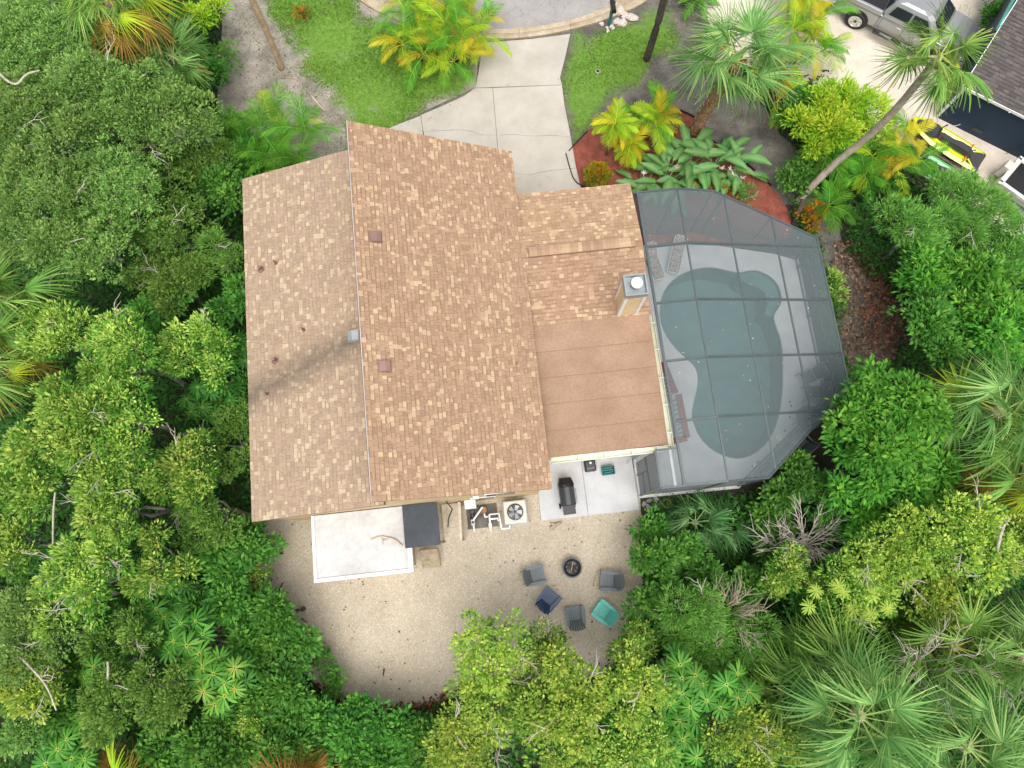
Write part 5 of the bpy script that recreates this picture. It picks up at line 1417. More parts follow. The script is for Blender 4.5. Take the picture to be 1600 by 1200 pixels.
# bare bushes, dead trees
bare_bush(1268, 830, 3.0, 58, 'bare grey twiggy bush south of the cage corner', 18, (.3, -.8))
bare_bush(1225, 845, 2.6, 55, 'bare tan twigs left of the twiggy bush', 12, (.4, -.5))
bare_bush(1505, 1035, 5.0, 75, 'dead grey tree sprawling over the fan palms', 12, (-1.0, -.8), name='dead_tree', cat='tree')
bare_bush(1590, 1060, 4.6, 55, 'dead grey tree on the right edge', 8, (.6, -.3), name='dead_tree', cat='tree')
bare_bush(1140, 965, 3.0, 55, 'brown tangle of dry twigs in the feathery shrubs', 26, (.2, .2), True)
bare_bush(740, 1150, 2.6, 55, 'fallen bare twig left of the yellow trees', 6, (1.2, -.6), name='dead_branch', cat='branch')
bare_bush(100, 885, 6.0, 55, 'tangle of bare grey limbs among the bright trees', 12, (.3, -.8), name='dead_tree', cat='tree')
bare_bush(130, 800, 6.0, 40, 'pale bare forks among the yellow-tipped trees', 8, (.3, .3), name='dead_tree', cat='tree')
def line_up(a, b, k):
    a, b = P(*a), P(*b); return [a, a.lerp(b, k * .35) + Vector((.04, .03, 0)), a.lerp(b, k * .7) + Vector((-.04, .0, 0)), a.lerp(b, k)]
def snag(label, pts, r0, r1, name='bare_trunk', mat='bark_grey', cat='tree', forks=()):
    mat = 'bark_pale' if mat == 'bark_grey' else mat
    q = [p if isinstance(p, Vector) else P(*p) for p in pts]; base = Vector((q[0].x, q[0].y, 0 if q[0].z > .05 else q[0].z)); t = thing(name, label, cat, base)
    l = chaikin([p - base for p in q], 2, False); k = len(l)
    MB().tube(l, [r0 + (r1 - r0) * i / (k - 1) for i in range(k)], 9).build('trunk', M[mat], t, smooth=True)
    for f in forks:
        l = chaikin([P(*p) - base for p in f], 2, False) if len(f) > 2 else [P(*p) - base for p in f]; k = len(l)
        MB().tube(l, [r1 * (1.1 - .8 * i / (k - 1)) for i in range(k)], 7).build('limb', M[mat], t, smooth=True)
snag('slim tan bare trunk on the lawn\'s dirt edge', line_up((440, 107, 0), (394, 0, 3.9), 1.7), .14, .11, 'palm_trunk', 'bark_tan')
snag('dark leaning trunk east of the small lawn', line_up((1010, 93, 0), (1038, 0, 3.47), 1.7), .16, .13, 'tree_trunk', 'bark_dark')
snag('bent pale branch rising between olive trees', [(165, 1075, 2.5), (168, 1072, 4.0), (169, 1040, 5.0), (168, 1035, 5.4)], .04, .03, 'bare_branch', 'bark_grey', 'branch', [[(168, 1072, 4.0), (185, 1070, 4.4), (200, 1078, 4.6)]])
snag('thick grey snag in the northwest wood', [(125, 400, 3.5), (110, 386, 5.2), (85, 385, 5.6)], .06, .03, 'bare_branch', 'bark_grey', 'branch', [[(100, 382, 5.3), (118, 375, 5.9), (132, 372, 6.2)]])
snag('forked pale limb on the upper left edge', [(-10, 105, 6.6), (12, 128, 6.8), (28, 133, 6.9), (40, 115, 7.0), (62, 110, 7.1)], .05, .02, 'bare_branch', 'bark_grey', 'branch')
snag('straight slim dead trunk among the bright trees', [(83, 850, 4.6), (83, 800, 6.4), (86, 770, 6.9)], .035, .02, 'bare_branch', 'palewood', 'branch')
snag('curved pale limb over the lower left twigs', [(25, 1020, 5.0), (60, 1055, 5.4), (75, 1075, 5.5), (88, 1110, 5.4)], .035, .018, 'bare_branch', 'bark_grey', 'branch', [[(66, 1062, 5.4), (80, 1065, 5.8), (84, 1052, 6.0)]])
snag('pale leaning limb of the eastern yellow-green tree', [(1555, 875, 4.6), (1562, 840, 5.8), (1572, 812, 6.4)], .06, .03, 'bare_branch', 'bark_grey', 'branch', [[(1568, 825, 6.2), (1558, 822, 6.4)], [(1570, 818, 6.3), (1580, 808, 6.6)]])
snag('bare trunk stump leaning at the cage\'s northeast corner', [(1240, 350, 0), (1250, 325, .8), (1256, 312, 1.0)], .12, .10, 'stump', 'bark_dark', 'stump')

# ---- understory that closes the forest floor
rng = np.random.default_rng(99)
n = 330000; x = rng.uniform(-25, 25, n); y = rng.uniform(-15, 25, n)
keep = np.ones(n, bool)
lx = x * math.cos(TH) + y * math.sin(TH); ly = -x * math.sin(TH) + y * math.cos(TH)
keep &= ~((lx > -8.3) & (lx < 5.3) & (ly > -.7) & (ly < 14.0))
for poly in (yard, dirt_nw, lawn_w, lawn_e, dirt_e, drive_n, [(p.x, p.y) for p in deck_poly], mulch, road, [(p.x, p.y) for p in pix([(560, 330), (520, 262), (750, 60), (895, 50), (915, 330)])]):
    keep &= ~inside(poly, x, y)
keep &= ~((y > 19.0) & (x > -4) & (x < 9))
keep &= ~((lx > 4.5) & (lx < 13) & (ly > .9) & (ly < 11.7))
x, y = x[keep], y[keep]; k = len(x)
hgt = .4 + 1.1 * (np.sin(x * 1.7 + 1) * np.sin(y * 1.9) * .5 + .5) ** 2
pos = np.stack([x, y, rng.uniform(.02, 1, k) * hgt], 1); a = rng.uniform(0, 6.28, k)
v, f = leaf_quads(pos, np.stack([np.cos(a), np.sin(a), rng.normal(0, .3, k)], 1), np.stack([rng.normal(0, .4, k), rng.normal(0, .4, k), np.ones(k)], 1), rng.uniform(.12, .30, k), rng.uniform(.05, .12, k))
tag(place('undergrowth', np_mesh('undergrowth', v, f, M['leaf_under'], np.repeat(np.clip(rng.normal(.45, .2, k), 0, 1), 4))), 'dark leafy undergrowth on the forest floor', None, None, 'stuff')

# ================================================================== OBJECTS
def xf(mb, mat):
    mb.v = [tuple(mat @ Vector(p)) for p in mb.v]; return mb
def bevel(o, w=.01, seg=2):
    m = o.modifiers.new('bevel', 'BEVEL'); m.width = w; m.segments = seg; m.limit_method = 'ANGLE'; return o
def heading(a, b): d = b - a; return math.atan2(d.y, d.x)

# ---- adirondack chairs round the fire pit (front faces +y)
def adirondack(px, py, deg, mat, label):
    c = P(px, py, .35); t = thing('adirondack_chair', label, 'chair', (c.x, c.y, .010), math.radians(deg - 90), 'slatted garden chairs round the fire pit'); t.scale = (.86, .86, .86)
    for i in range(6):
        y = .34 - i * .094; z = .385 - i * .018
        MB().box(-.27, y - .041, z - .022, .27, y + .041, z).build('seat_slat', mat, t)
    MB().bar((-.29, .395, .33), (.29, .395, .33), .025, .13).build('front_apron', mat, t)
    for i in range(7):
        k = i - 3; xb, xt = k * .072, k * .098; h = 1.0 - .016 * k * k
        b = Vector((xb, -.16, .30)); e = Vector((xt, -.16 - .36 * h, .30 + .68 * h)); d = (e - b).normalized()
        s = Vector((1, 0, 0)); n_ = d.cross(s).normalized()
        w0, w1 = .031, .042
        MB().hexa([b - s * w0 - n_ * .009, b + s * w0 - n_ * .009, b + s * w0 + n_ * .009, b - s * w0 + n_ * .009, e - s * w1 - n_ * .009, e + s * w1 - n_ * .009, e + s * w1 + n_ * .009, e - s * w1 + n_ * .009]).build('back_slat', mat, t)
    MB().bar((-.29, -.33, .56), (.29, -.33, .56), .03, .07).build('back_rail', mat, t)
    for s in (-1, 1):
        poly = [(s * .285, -.42), (s * .335, -.44), (s * .385, -.30), (s * .41, .20), (s * .405, .38), (s * .37, .43), (s * .31, .43), (s * .275, .36), (s * .27, -.1)]
        if s < 0: poly = poly[::-1]
        MB().prism(poly, .545, .57).build('armrest', mat, t)
        MB().bar((s * .325, .37, 0), (s * .325, .37, .545), .03, .11, (1, 0, 0)).build('front_leg', mat, t)
        MB().bar((s * .255, .36, .33), (s * .255, -.55, .03), .03, .10).build('rear_leg', mat, t)
    return t
adirondack(836, 899, 14, M['chair_grey'], 'grey slatted chair facing right, left of the fire pit')
adirondack(857, 937, 50, M['chair_blue'], 'navy blue slatted chair by the fire pit')
adirondack(899, 963, 97, M['chair_grey'], 'grey slatted chair between the blue and turquoise ones')
adirondack(944, 957, 143, M['chair_teal'], 'turquoise slatted chair by the fire pit')
adirondack(953, 908, 176, M['chair_grey'], 'grey slatted chair facing left, against the shrubs')
c = P(894, 887, .3); t = thing('fire_pit', 'round black steel fire pit amid the slatted chairs', 'fire pit', (c.x, c.y, .010))
MB().lathe([(.10, .12), (.24, .14), (.30, .22), (.325, .33), (.36, .335), (.36, .355), (.315, .355), (.29, .25), (.22, .17), (0, .16)], 28).build('bowl', M['charcoal'], t, smooth=False)
for i in range(3):
    a = i * 2.094 + .4; MB().bar((.26 * math.cos(a), .26 * math.sin(a), .30), (.33 * math.cos(a), .33 * math.sin(a), 0), .03, .03).build('leg', M['black'], t)
for i, (a, l) in enumerate(((.3, .24), (1.9, .26), (2.7, .2))):
    MB().tube([(-l * math.cos(a), -l * math.sin(a), .22 + .02 * i), (l * math.cos(a), l * math.sin(a), .27 + .02 * i)], .035, 7).build('charred_log', M['bark_dark'], t)
MB().tube([(.02, .22, .36), (-.03, -.1, .31)], .012, 6).build('poker', M['palewood'], t)

# ---- patio: grill, black box, crate, folded stand
c = P(886, 776, .6); t = thing('barbecue_grill', 'black covered barbecue grill on the patio', 'grill', (c.x, c.y, .09), math.radians(97))
bevel(MB().box(-.32, -.24, .0, .32, .24, .72).build('cart', M['black'], t), .02)
lid = MB(); pr = [(-.27, .72), (-.27, .86), (-.20, .99), (-.06, 1.06), (.1, 1.05), (.22, .96), (.27, .84), (.27, .72)]
lid.loft([[(-.33, y, z) for y, z in pr], [(.33, y, z) for y, z in pr]]); bevel(lid.build('lid', M['charcoal'], t), .02)
MB().tube([(-.25, -.31, .86), (.25, -.31, .86)], .015, 8).build('lid_handle', M['chrome'], t)
cv = MB(); rg = []
rr_ = random.Random(4)
for x, w_, z in ((.30, .27, .93), (.42, .30, .90), (.55, .26, .85), (.68, .22, .80)):
    rg.append([(x + rr_.uniform(-.02, .02), -w_, .45), (x, -w_ * .95, z - .05), (x, -w_ * .4, z + rr_.uniform(0, .04)), (x, w_ * .4, z + rr_.uniform(-.02, .03)), (x, w_ * .95, z - .05), (x + rr_.uniform(-.02, .02), w_, .45)])
cv.loft(rg); cv.build('crumpled_cover', M['black'], t)
bevel(MB().box(-.66, -.23, .70, -.33, .23, .75).build('side_shelf', M['black'], t), .01)
for s in (-1, 1):
    xf(MB().lathe([(.0, -.03), (.09, -.03), (.09, .03), (0, .03)], 14), Matrix.Translation((-.3, s * .27, .09)) @ Matrix.Rotation(math.pi / 2, 4, 'X')).build('wheel', M['tyre'], t)
c = P(922, 728, .25); t = thing('portable_griddle', 'square black box with a round white badge on the patio', 'griddle', (c.x, c.y, .09), math.radians(8))
bevel(MB().box(-.21, -.21, 0, .21, .21, .26).build('body', M['black'], t), .04, 3)
MB().box(-.16, -.16, .262, .16, .16, .275).build('lid_panel', M['charcoal'], t)
MB().lathe([(.045, .276), (.045, .282), (0, .283)], 18, (.02, .10, 0)).build('badge', M['white'], t)
MB().box(-.13, -.11, .276, .13, -.09, .280).build('lid_ridge', M['frame'], t)
MB().tube([(-.1, -.245, .2), (.1, -.245, .2)], .012, 6).build('handle', M['chrome'], t)
c = P(950, 735, .2); t = thing('slatted_crate', 'teal slatted crate on the patio', 'crate', (c.x, c.y, .09), math.radians(7))
for s in (-1, 1):
    for k in range(3):
        MB().box(-.23, s * .155 - .01, .02 + k * .08, .23, s * .155 + .01, .085 + k * .08).build('side_slat', M['crate'], t)
        MB().box(s * .225 - .01, -.145, .02 + k * .08, s * .225 + .01, .145, .085 + k * .08).build('end_slat', M['crate'], t)
for k in range(4): MB().box(-.21, -.13 + k * .07, .0, .21, -.075 + k * .07, .02).build('bottom_slat', M['crate'], t)
for k, y in enumerate((-.09, .0, .09)): MB().tube([(-.18, y, .17), (.16, y + .02, .19)], .028, 7).build('rolled_hose', M['crate'], t)
c = P(990, 713, .5); t = thing('folded_stand', 'folded grey metal stand by the cage door', 'stand', (c.x, c.y, .09), math.radians(40))
MB().plate([(-.16, -.10, .72), (.16, -.12, .70), (.17, .10, .80), (-.15, .11, .81)], .02).build('tray', M['frame'], t)
for a, b in (((-.14, 0, .72), (-.30, -.05, 0)), ((.14, 0, .72), (.22, .05, 0)), ((0, -.08, .70), (-.05, -.45, .02))): MB().tube([a, b], .014, 6).build('leg', M['chrome'], t)

# ---- air conditioner and pool equipment by the south wall
c = P(805, 800, .8); t = thing('air_conditioner', 'beige outdoor air conditioner with top fan', 'air conditioner', (c.x, c.y, .010), TH)
bevel(MB().box(-.42, -.42, .06, .42, .42, .78).build('housing', M['acwhite'], t), .05, 3)
MB().box(-.48, -.48, 0, .48, .48, .06).build('pad', M['concrete'], t)
MB().lathe([(.0, .784), (.27, .785), (.30, .80), (.30, .81), (.268, .815), (.268, .79)], 28).build('fan_well', M['black'], t)
for i in range(5):
    a = i * 1.2566
    ca, sa = math.cos(a), math.sin(a); R2 = lambda x, y, z: (x * ca - y * sa, x * sa + y * ca, z)
    MB().plate([R2(.05, -.03, .80), R2(.24, -.11, .81), (R2(.25, .05, .826)), R2(.06, .04, .815)], .004).build('fan_blade', M['frame'], t)
MB().lathe([(.06, .80), (.06, .83), (0, .835)], 12).build('hub', M['charcoal'], t)
gr = MB()
for i in range(12):
    a = i * math.pi / 6; gr.bar((.05 * math.cos(a), .05 * math.sin(a), .842), (.275 * math.cos(a), .275 * math.sin(a), .82), .006, .006)
gr.build('guard', M['frame'], t)
for i in range(9):
    z = .14 + i * .07; MB().box(-.30, -.428, z, .30, -.421, z + .03).build('louvre', M['frame'], t)
c = W(-1.15, 1.05); t = thing('pool_equipment', 'white pool pump pipes and filter on a concrete pad', 'pool pump', (c.x, c.y, .010), TH)
MB().box(-.42, -.40, 0, .72, .45, .05).build('pad', M['greydirt'], t)
MB().lathe([(.0, .05), (.09, .05), (.10, .30), (.085, .36), (0, .37)], 16, (-.2, .25, 0)).build('pump_pot', M['black'], t)
xf(MB().lathe([(0, 0), (.08, 0), (.08, .26), (.05, .3), (0, .3)], 14), Matrix.Translation((-.2, .16, .17)) @ Matrix.Rotation(math.pi / 2, 4, 'X')).build('motor', M['charcoal'], t)
MB().lathe([(.0, .05), (.13, .05), (.14, .30), (.10, .38), (0, .40)], 18, (.22, .25, 0)).build('filter', M['boots'], t)
pipes = [[(-.2, -.12, .45), (.20, .33, .52), (.20, .33, .35)], [(-.2, -.12, .45), (-.2, -.16, .2), (-.2, -.5, .08)], [(.24, .1, .32), (.26, -.02, .32), (.36, -.02, .32)], [(.42, .05, .30), (.78, .05, .30), (.82, -.45, .28), (.82, -.52, .28), (1.12, -.52, .28), (1.14, -.42, .28)], [(.42, .05, .30), (.42, -.55, .26)], [(.42, -.12, .30), (.72, -.12, .30), (.73, -.22, .30)]]
for pts in pipes: MB().tube(pts, .032, 8).build('pipe', M['pvc'], t, smooth=False)
bevel(MB().box(-.28, -.28, .3, -.12, -.06, .46).build('valve_box', M['ventgrey'], t), .02)
MB().lathe([(.05, .46), (.05, .49), (0, .49)], 12, (-.2, -.17, 0)).build('valve_cap', M['black'], t)
bevel(MB().box(.36, -.42, .22, .48, -.25, .34).build('union', M['pvc'], t), .03)

# ---- pool furniture
def lounger(px, py, deg, label):
    c = P(px, py, .3); t = thing('sun_lounger', label, 'lounger', (c.x, c.y, DECK_Z), math.radians(deg), 'sun loungers by the pool'); t.scale = (.82, .80, .85)
    for s in (-1, 1): MB().bar((s * .3, -.95, .30), (s * .3, .25, .30), .04, .05).build('side_rail', M['white'], t)
    MB().bar((-.3, -.95, .30), (.3, -.95, .30), .04, .05).build('end_rail', M['white'], t)
    for s in (-1, 1):
        for y in (-.8, .2): MB().bar((s * .28, y, 0), (s * .28, y, .30), .04, .04, (1, 0, 0)).build('leg', M['white'], t)
        MB().bar((s * .3, .25, .32), (s * .3, .85, .68), .035, .045).build('back_rail', M['white'], t)
    m1 = MB()
    for i in range(4): m1.box(-.26, -.92 + i * .29, .33, .26, -.645 + i * .29, .40)
    bevel(m1.build('seat_cushion', M['cushion'], t), .025)
    bevel(MB().plate([(-.26, .26, .41), (.26, .26, .41), (.26, .9, .78), (-.26, .9, .78)], .07).build('back_cushion', M['cushion'], t), .025)
lounger(1021, 410, 16, 'floral cushioned sun lounger nearest the chimney')
lounger(1057, 400, -14, 'floral cushioned sun lounger farther from the chimney')
def patio_chair(px, py, deg, label):
    c = P(px, py, .4); t = thing('patio_chair', label, 'chair', (c.x, c.y, DECK_Z), math.radians(deg - 90), 'grey sling chairs by the pool')
    MB().plate([(-.25, .25, .42), (.25, .25, .42), (.25, -.24, .38), (-.25, -.24, .38)], .02).build('seat', M['sling'], t)
    MB().plate([(-.24, -.25, .40), (.24, -.25, .40), (.24, -.48, .95), (-.24, -.48, .95)], .02).build('backrest', M['sling'], t)
    for s in (-1, 1):
        MB().tube([(s * .27, .28, 0), (s * .27, .26, .42), (s * .29, .22, .62), (s * .29, -.25, .64), (s * .26, -.50, .98)], .016, 7).build('side_frame', M['frame'], t)
        MB().tube([(s * .27, -.22, .40), (s * .27, -.38, 0)], .016, 7).build('rear_leg', M['frame'], t)
        MB().bar((s * .29, .22, .645), (s * .29, -.25, .66), .045, .02).build('armrest', M['frame'], t)
    MB().tube([(-.26, -.50, .98), (.26, -.50, .98)], .016, 7).build('top_rail', M['frame'], t)
patio_chair(1262, 590, 205, 'grey sling chair closest to the pool\'s east edge')
patio_chair(1268, 614, 182, 'grey sling chair below the first one by the screen')
patio_chair(1247, 690, 130, 'grey sling chair near the cage\'s southeast wall')
c = P(1262, 653, .7); t = thing('patio_table', 'round glass patio table beside the sling chairs', 'table', (c.x, c.y, DECK_Z))
MB().lathe([(.0, .70), (.46, .70), (.47, .71), (.47, .72), (0, .722)], 28).build('top', M['sling'], t)
for i in range(4):
    a = i * 1.571 + .4; MB().tube([(.2 * math.cos(a), .2 * math.sin(a), .70), (.40 * math.cos(a), .40 * math.sin(a), 0)], .018, 6).build('leg', M['frame'], t)
c = P(1300, 648, .6); t = thing('garden_umbrella', 'red garden umbrella lying half open by the cage wall', 'umbrella', (c.x, c.y, DECK_Z), .5)
tipv = Vector((-.75, 0, .10)); hub = Vector((.55, 0, .55))
for i in range(8):
    a0, a1 = i * .7854, (i + 1) * .7854
    r_ = .48
    p0 = hub + Vector((.1, r_ * math.cos(a0), r_ * math.sin(a0))); p1 = hub + Vector((.1, r_ * math.cos(a1), r_ * math.sin(a1)))
    MB().add([tipv, p0, p1, tipv + Vector((.02, 0, .01)), p0 + Vector((.01, 0, .01)), p1 + Vector((.01, 0, .01))], [(0, 1, 2), (3, 5, 4), (0, 3, 4, 1), (1, 4, 5, 2), (2, 5, 3, 0)]).build('panel', M['redwood'], t)
MB().tube([tipv - Vector((.1, 0, .05)), hub + Vector((1.1, 0, .05))], .02, 7).build('pole', M['frame'], t)
c = P(1218, 684, .1); t = thing('pool_skimmer_lid', 'round cream skimmer lid set in the deck', 'lid', (c.x, c.y, DECK_Z)); MB().lathe([(.13, .002), (.13, .010), (0, .012)], 20).build('cover', M['gutter'], t); MB().lathe([(.03, .012), (.03, .02), (0, .02)], 8).build('knob', M['gutter'], t)
for k, (px, py) in enumerate(((1234, 628), (1236, 634), (1234, 652), (1226, 673), (1214, 696), (1219, 694), (1200, 722), (1176, 728), (1182, 730), (1240, 702), (1184, 722))):
    c = P(px, py, .1); a = k * 1.3
    MB().plate([(c.x + .05 * math.cos(a), c.y + .05 * math.sin(a), DECK_Z + .012), (c.x + .03 * math.cos(a + 1.5), c.y + .03 * math.sin(a + 1.5), DECK_Z + .02), (c.x - .05 * math.cos(a), c.y - .05 * math.sin(a), DECK_Z + .012), (c.x + .03 * math.cos(a + 4.6), c.y + .03 * math.sin(a + 4.6), DECK_Z + .014)], .006)
    o = MB().plate([(.06 * math.cos(a), .06 * math.sin(a), .015), (.04 * math.cos(a + 1.5), .04 * math.sin(a + 1.5), .025), (-.06 * math.cos(a), -.06 * math.sin(a), .012), (.04 * math.cos(a + 4.6), .04 * math.sin(a + 4.6), .016)], .006).build('dead_leaf', M['bark_dark'], None, (c.x, c.y, DECK_Z))
    tag(o, 'small dark dead leaf on the deck by the pool\'s southeast edge', 'leaf', 'dead leaves on the pool deck')

# ---- silver pickup truck
ra, rb = P(1338, 30, .42), P(1428, 74, .42)
hd = heading(ra, rb)
t_o = ra - Matrix.Rotation(hd, 3, 'Z') @ Vector((1.15, -.93, 0)); t_o.z = .014
t = thing('pickup_truck', 'silver crew-cab pickup truck parked on the pale gravel', 'truck', t_o, hd)
st_ = [(0, .93, 1.08), (.06, .98, 1.13), (.5, 1.0, 1.15), (1.9, 1.0, 1.15), (3.2, 1.0, 1.15), (4.35, 1.0, 1.14), (5.2, .99, 1.08), (5.62, .94, 1.0), (5.82, .84, .92), (5.87, .76, .86)]
rings = []
for x, w_, zt in st_:
    h = [(w_ * .96, .46), (w_ * 1.005, .62), (w_ * 1.01, .82), (w_, zt - .10), (w_ * .965, zt - .02), (w_ * .90, zt)]
    rings.append([(x, -a, b) for a, b in h] + [(x, a, b) for a, b in h[::-1]])
MB().loft(rings).build('body', M['truck'], t, smooth=False)
for y0, y1 in ((-1.0, -.86), (.86, 1.0)): bevel(MB().box(.05, y0, 1.10, 1.92, y1, 1.34).build('bed_side', M['truck'], t), .04, 3)
bevel(MB().box(.02, -.86, 1.0, .12, .86, 1.34).build('tailgate', M['truck'], t), .03, 2)
MB().box(.13, -.855, 1.155, 1.9, .855, 1.19).build('bed_liner', M['black'], t)
cab = MB(); lv = [(1.14, 1.93, 4.62, .975), (1.30, 1.95, 4.42, .955), (1.72, 2.12, 3.92, .79), (1.84, 2.22, 3.72, .73), (1.885, 2.45, 3.52, .60)]
cr = []
for z, x0, x1, w_ in lv:
    r_ = .10
    cr.append([(x0 + r_, -w_, z), (x1 - r_ * 2, -w_, z), (x1, -w_ + r_ * 1.6, z), (x1 + .03, 0, z), (x1, w_ - r_ * 1.6, z), (x1 - r_ * 2, w_, z), (x0 + r_, w_, z), (x0, w_ - r_, z), (x0, -w_ + r_, z)])
cab.loft(cr); cab.build('cab', M['truck'], t)
def cabx(z, s):                                             # half width of the cab at height z
    for (za, _, _, wa), (zb, _, _, wb) in zip(lv, lv[1:]):
        if za <= z <= zb: return s * (wa + (wb - wa) * (z - za) / (zb - za) + .006)
for s in (-1, 1):
    for q in ([(2.16, 1.33), (3.02, 1.33), (3.02, 1.70), (2.30, 1.70)], [(3.10, 1.33), (4.05, 1.33), (3.66, 1.70), (3.10, 1.70)]):
        MB().add([(x, cabx(z, s), z) for x, z in q] + [(x, cabx(z, s) - s * .01, z) for x, z in q], [(0, 1, 2, 3), (4, 5, 6, 7), (0, 1, 5, 4), (1, 2, 6, 5), (2, 3, 7, 6), (3, 0, 4, 7)]).build('side_window', M['glass'], t)
    for x in (2.05, 3.06, 4.12): MB().box(x - .008, s * 1.012 - .006, .60, x + .008, s * 1.012 + .006, 1.10).build('door_gap', M['black'], t)
    MB().box(1.925, s * 1.0 - .02, .55, 1.945, s * 1.0 + .013, 1.14).build('bed_gap', M['black'], t)
    for x in (2.85, 3.9): MB().bar((x - .1, s * 1.03, 1.0), (x + .1, s * 1.03, 1.0), .03, .03).build('door_handle', M['chrome'], t)
    bevel(MB().box(2.0, s * 1.10 - .10, .40, 4.35, s * 1.10 + .05, .47).build('running_board', M['black'], t), .02)
    for x in (2.3, 3.3): MB().box(x, s * 1.10 - .06, .471, x + .55, s * 1.10 + .03, .48).build('step_pad', M['frame'], t)
    mbx = MB().box(3.98, s * 1.02 - .02, 1.18, 4.10, s * 1.22 + .02, 1.36); bevel(mbx.build('mirror', M['truck'], t), .03, 2)
    for x in (1.15, 4.85):
        xf(MB().lathe([(0, 0), (.50, 0), (.50, .012), (0, .012)], 28), Matrix.Translation((x, s * 1.004, .46)) @ Matrix.Rotation(-s * math.pi / 2, 4, 'X')).build('wheel_arch', M['black'], t)
        wm = Matrix.Translation((x, s * .84, .42)) @ Matrix.Rotation(-s * math.pi / 2, 4, 'X')
        wh = xf(MB().lathe([(.22, 0), (.38, 0), (.42, .04), (.42, .21), (.39, .25), (.29, .25), (.28, .20), (.0, .19)], 30), wm).build('wheel', M['tyre'], t)
        rim_ = xf(MB().lathe([(.28, .20), (.29, .245), (.27, .25), (.26, .21)], 30), wm).build('rim', M['chrome'], wh)
        for k in range(6):
            a = k * math.pi / 3
            for da in (-.13, .13):
                xf(MB().bar((.05 * math.cos(a), .05 * math.sin(a), .225), (.275 * math.cos(a + da), .275 * math.sin(a + da), .235), .045, .02), wm).build('spoke', M['chrome'], wh)
        xf(MB().lathe([(.06, .22), (.06, .25), (0, .255)], 14), wm).build('hub', M['charcoal'], wh)
    MB().box(-.012, s * .90 - .07, .88, .08, s * .90 + .11, 1.28).build('tail_light', M['lamp_red'], t)
    bevel(MB().box(5.55, s * .78 - .14, .82, 5.82, s * .78 + .10, .96).build('headlight', M['chrome'], t), .02)
MB().add([(4.40, -.80, 1.30), (4.40, .80, 1.30), (3.93, .66, 1.70), (3.93, -.66, 1.70), (4.46, -.80, 1.31), (4.46, .80, 1.31), (3.985, .66, 1.71), (3.985, -.66, 1.71)], [(0, 1, 2, 3), (4, 5, 6, 7), (0, 1, 5, 4), (1, 2, 6, 5), (2, 3, 7, 6), (3, 0, 4, 7)]).build('windscreen', M['glass'], t)
MB().add([(1.96, -.75, 1.32), (1.96, .75, 1.32), (2.10, .62, 1.68), (2.10, -.62, 1.68), (1.92, -.75, 1.32), (1.92, .75, 1.32), (2.06, .62, 1.68), (2.06, -.62, 1.68)], [(0, 1, 2, 3), (4, 5, 6, 7), (0, 1, 5, 4), (1, 2, 6, 5), (2, 3, 7, 6), (3, 0, 4, 7)]).build('rear_window', M['glass'], t)
hood = MB(); hood.loft([[(x, -w_, z - .09), (x, -w_ * .9, z), (x, -w_ * .45, z + .02), (x, w_ * .45, z + .02), (x, w_ * .9, z), (x, w_, z - .09)] for x, w_, z in ((4.42, .88, 1.20), (4.9, .88, 1.19), (5.4, .84, 1.13), (5.68, .76, 1.03), (5.78, .7, .96))]); hood.build('hood', M['truck'], t)
for s in (-1, 1): MB().bar((4.45, s * .42, 1.225), (5.6, s * .36, 1.075), .05, .03).build('hood_crease', M['truck'], t)
bevel(MB().box(5.70, -.88, .46, 5.93, .88, .70).build('front_bumper', M['chrome'], t), .05, 3); bevel(MB().box(-.12, -.95, .48, .04, .95, .72).build('rear_bumper', M['chrome'], t), .04, 3)
MB().box(5.83, -.6, .72, 5.89, .6, .88).build('grille', M['black'], t)

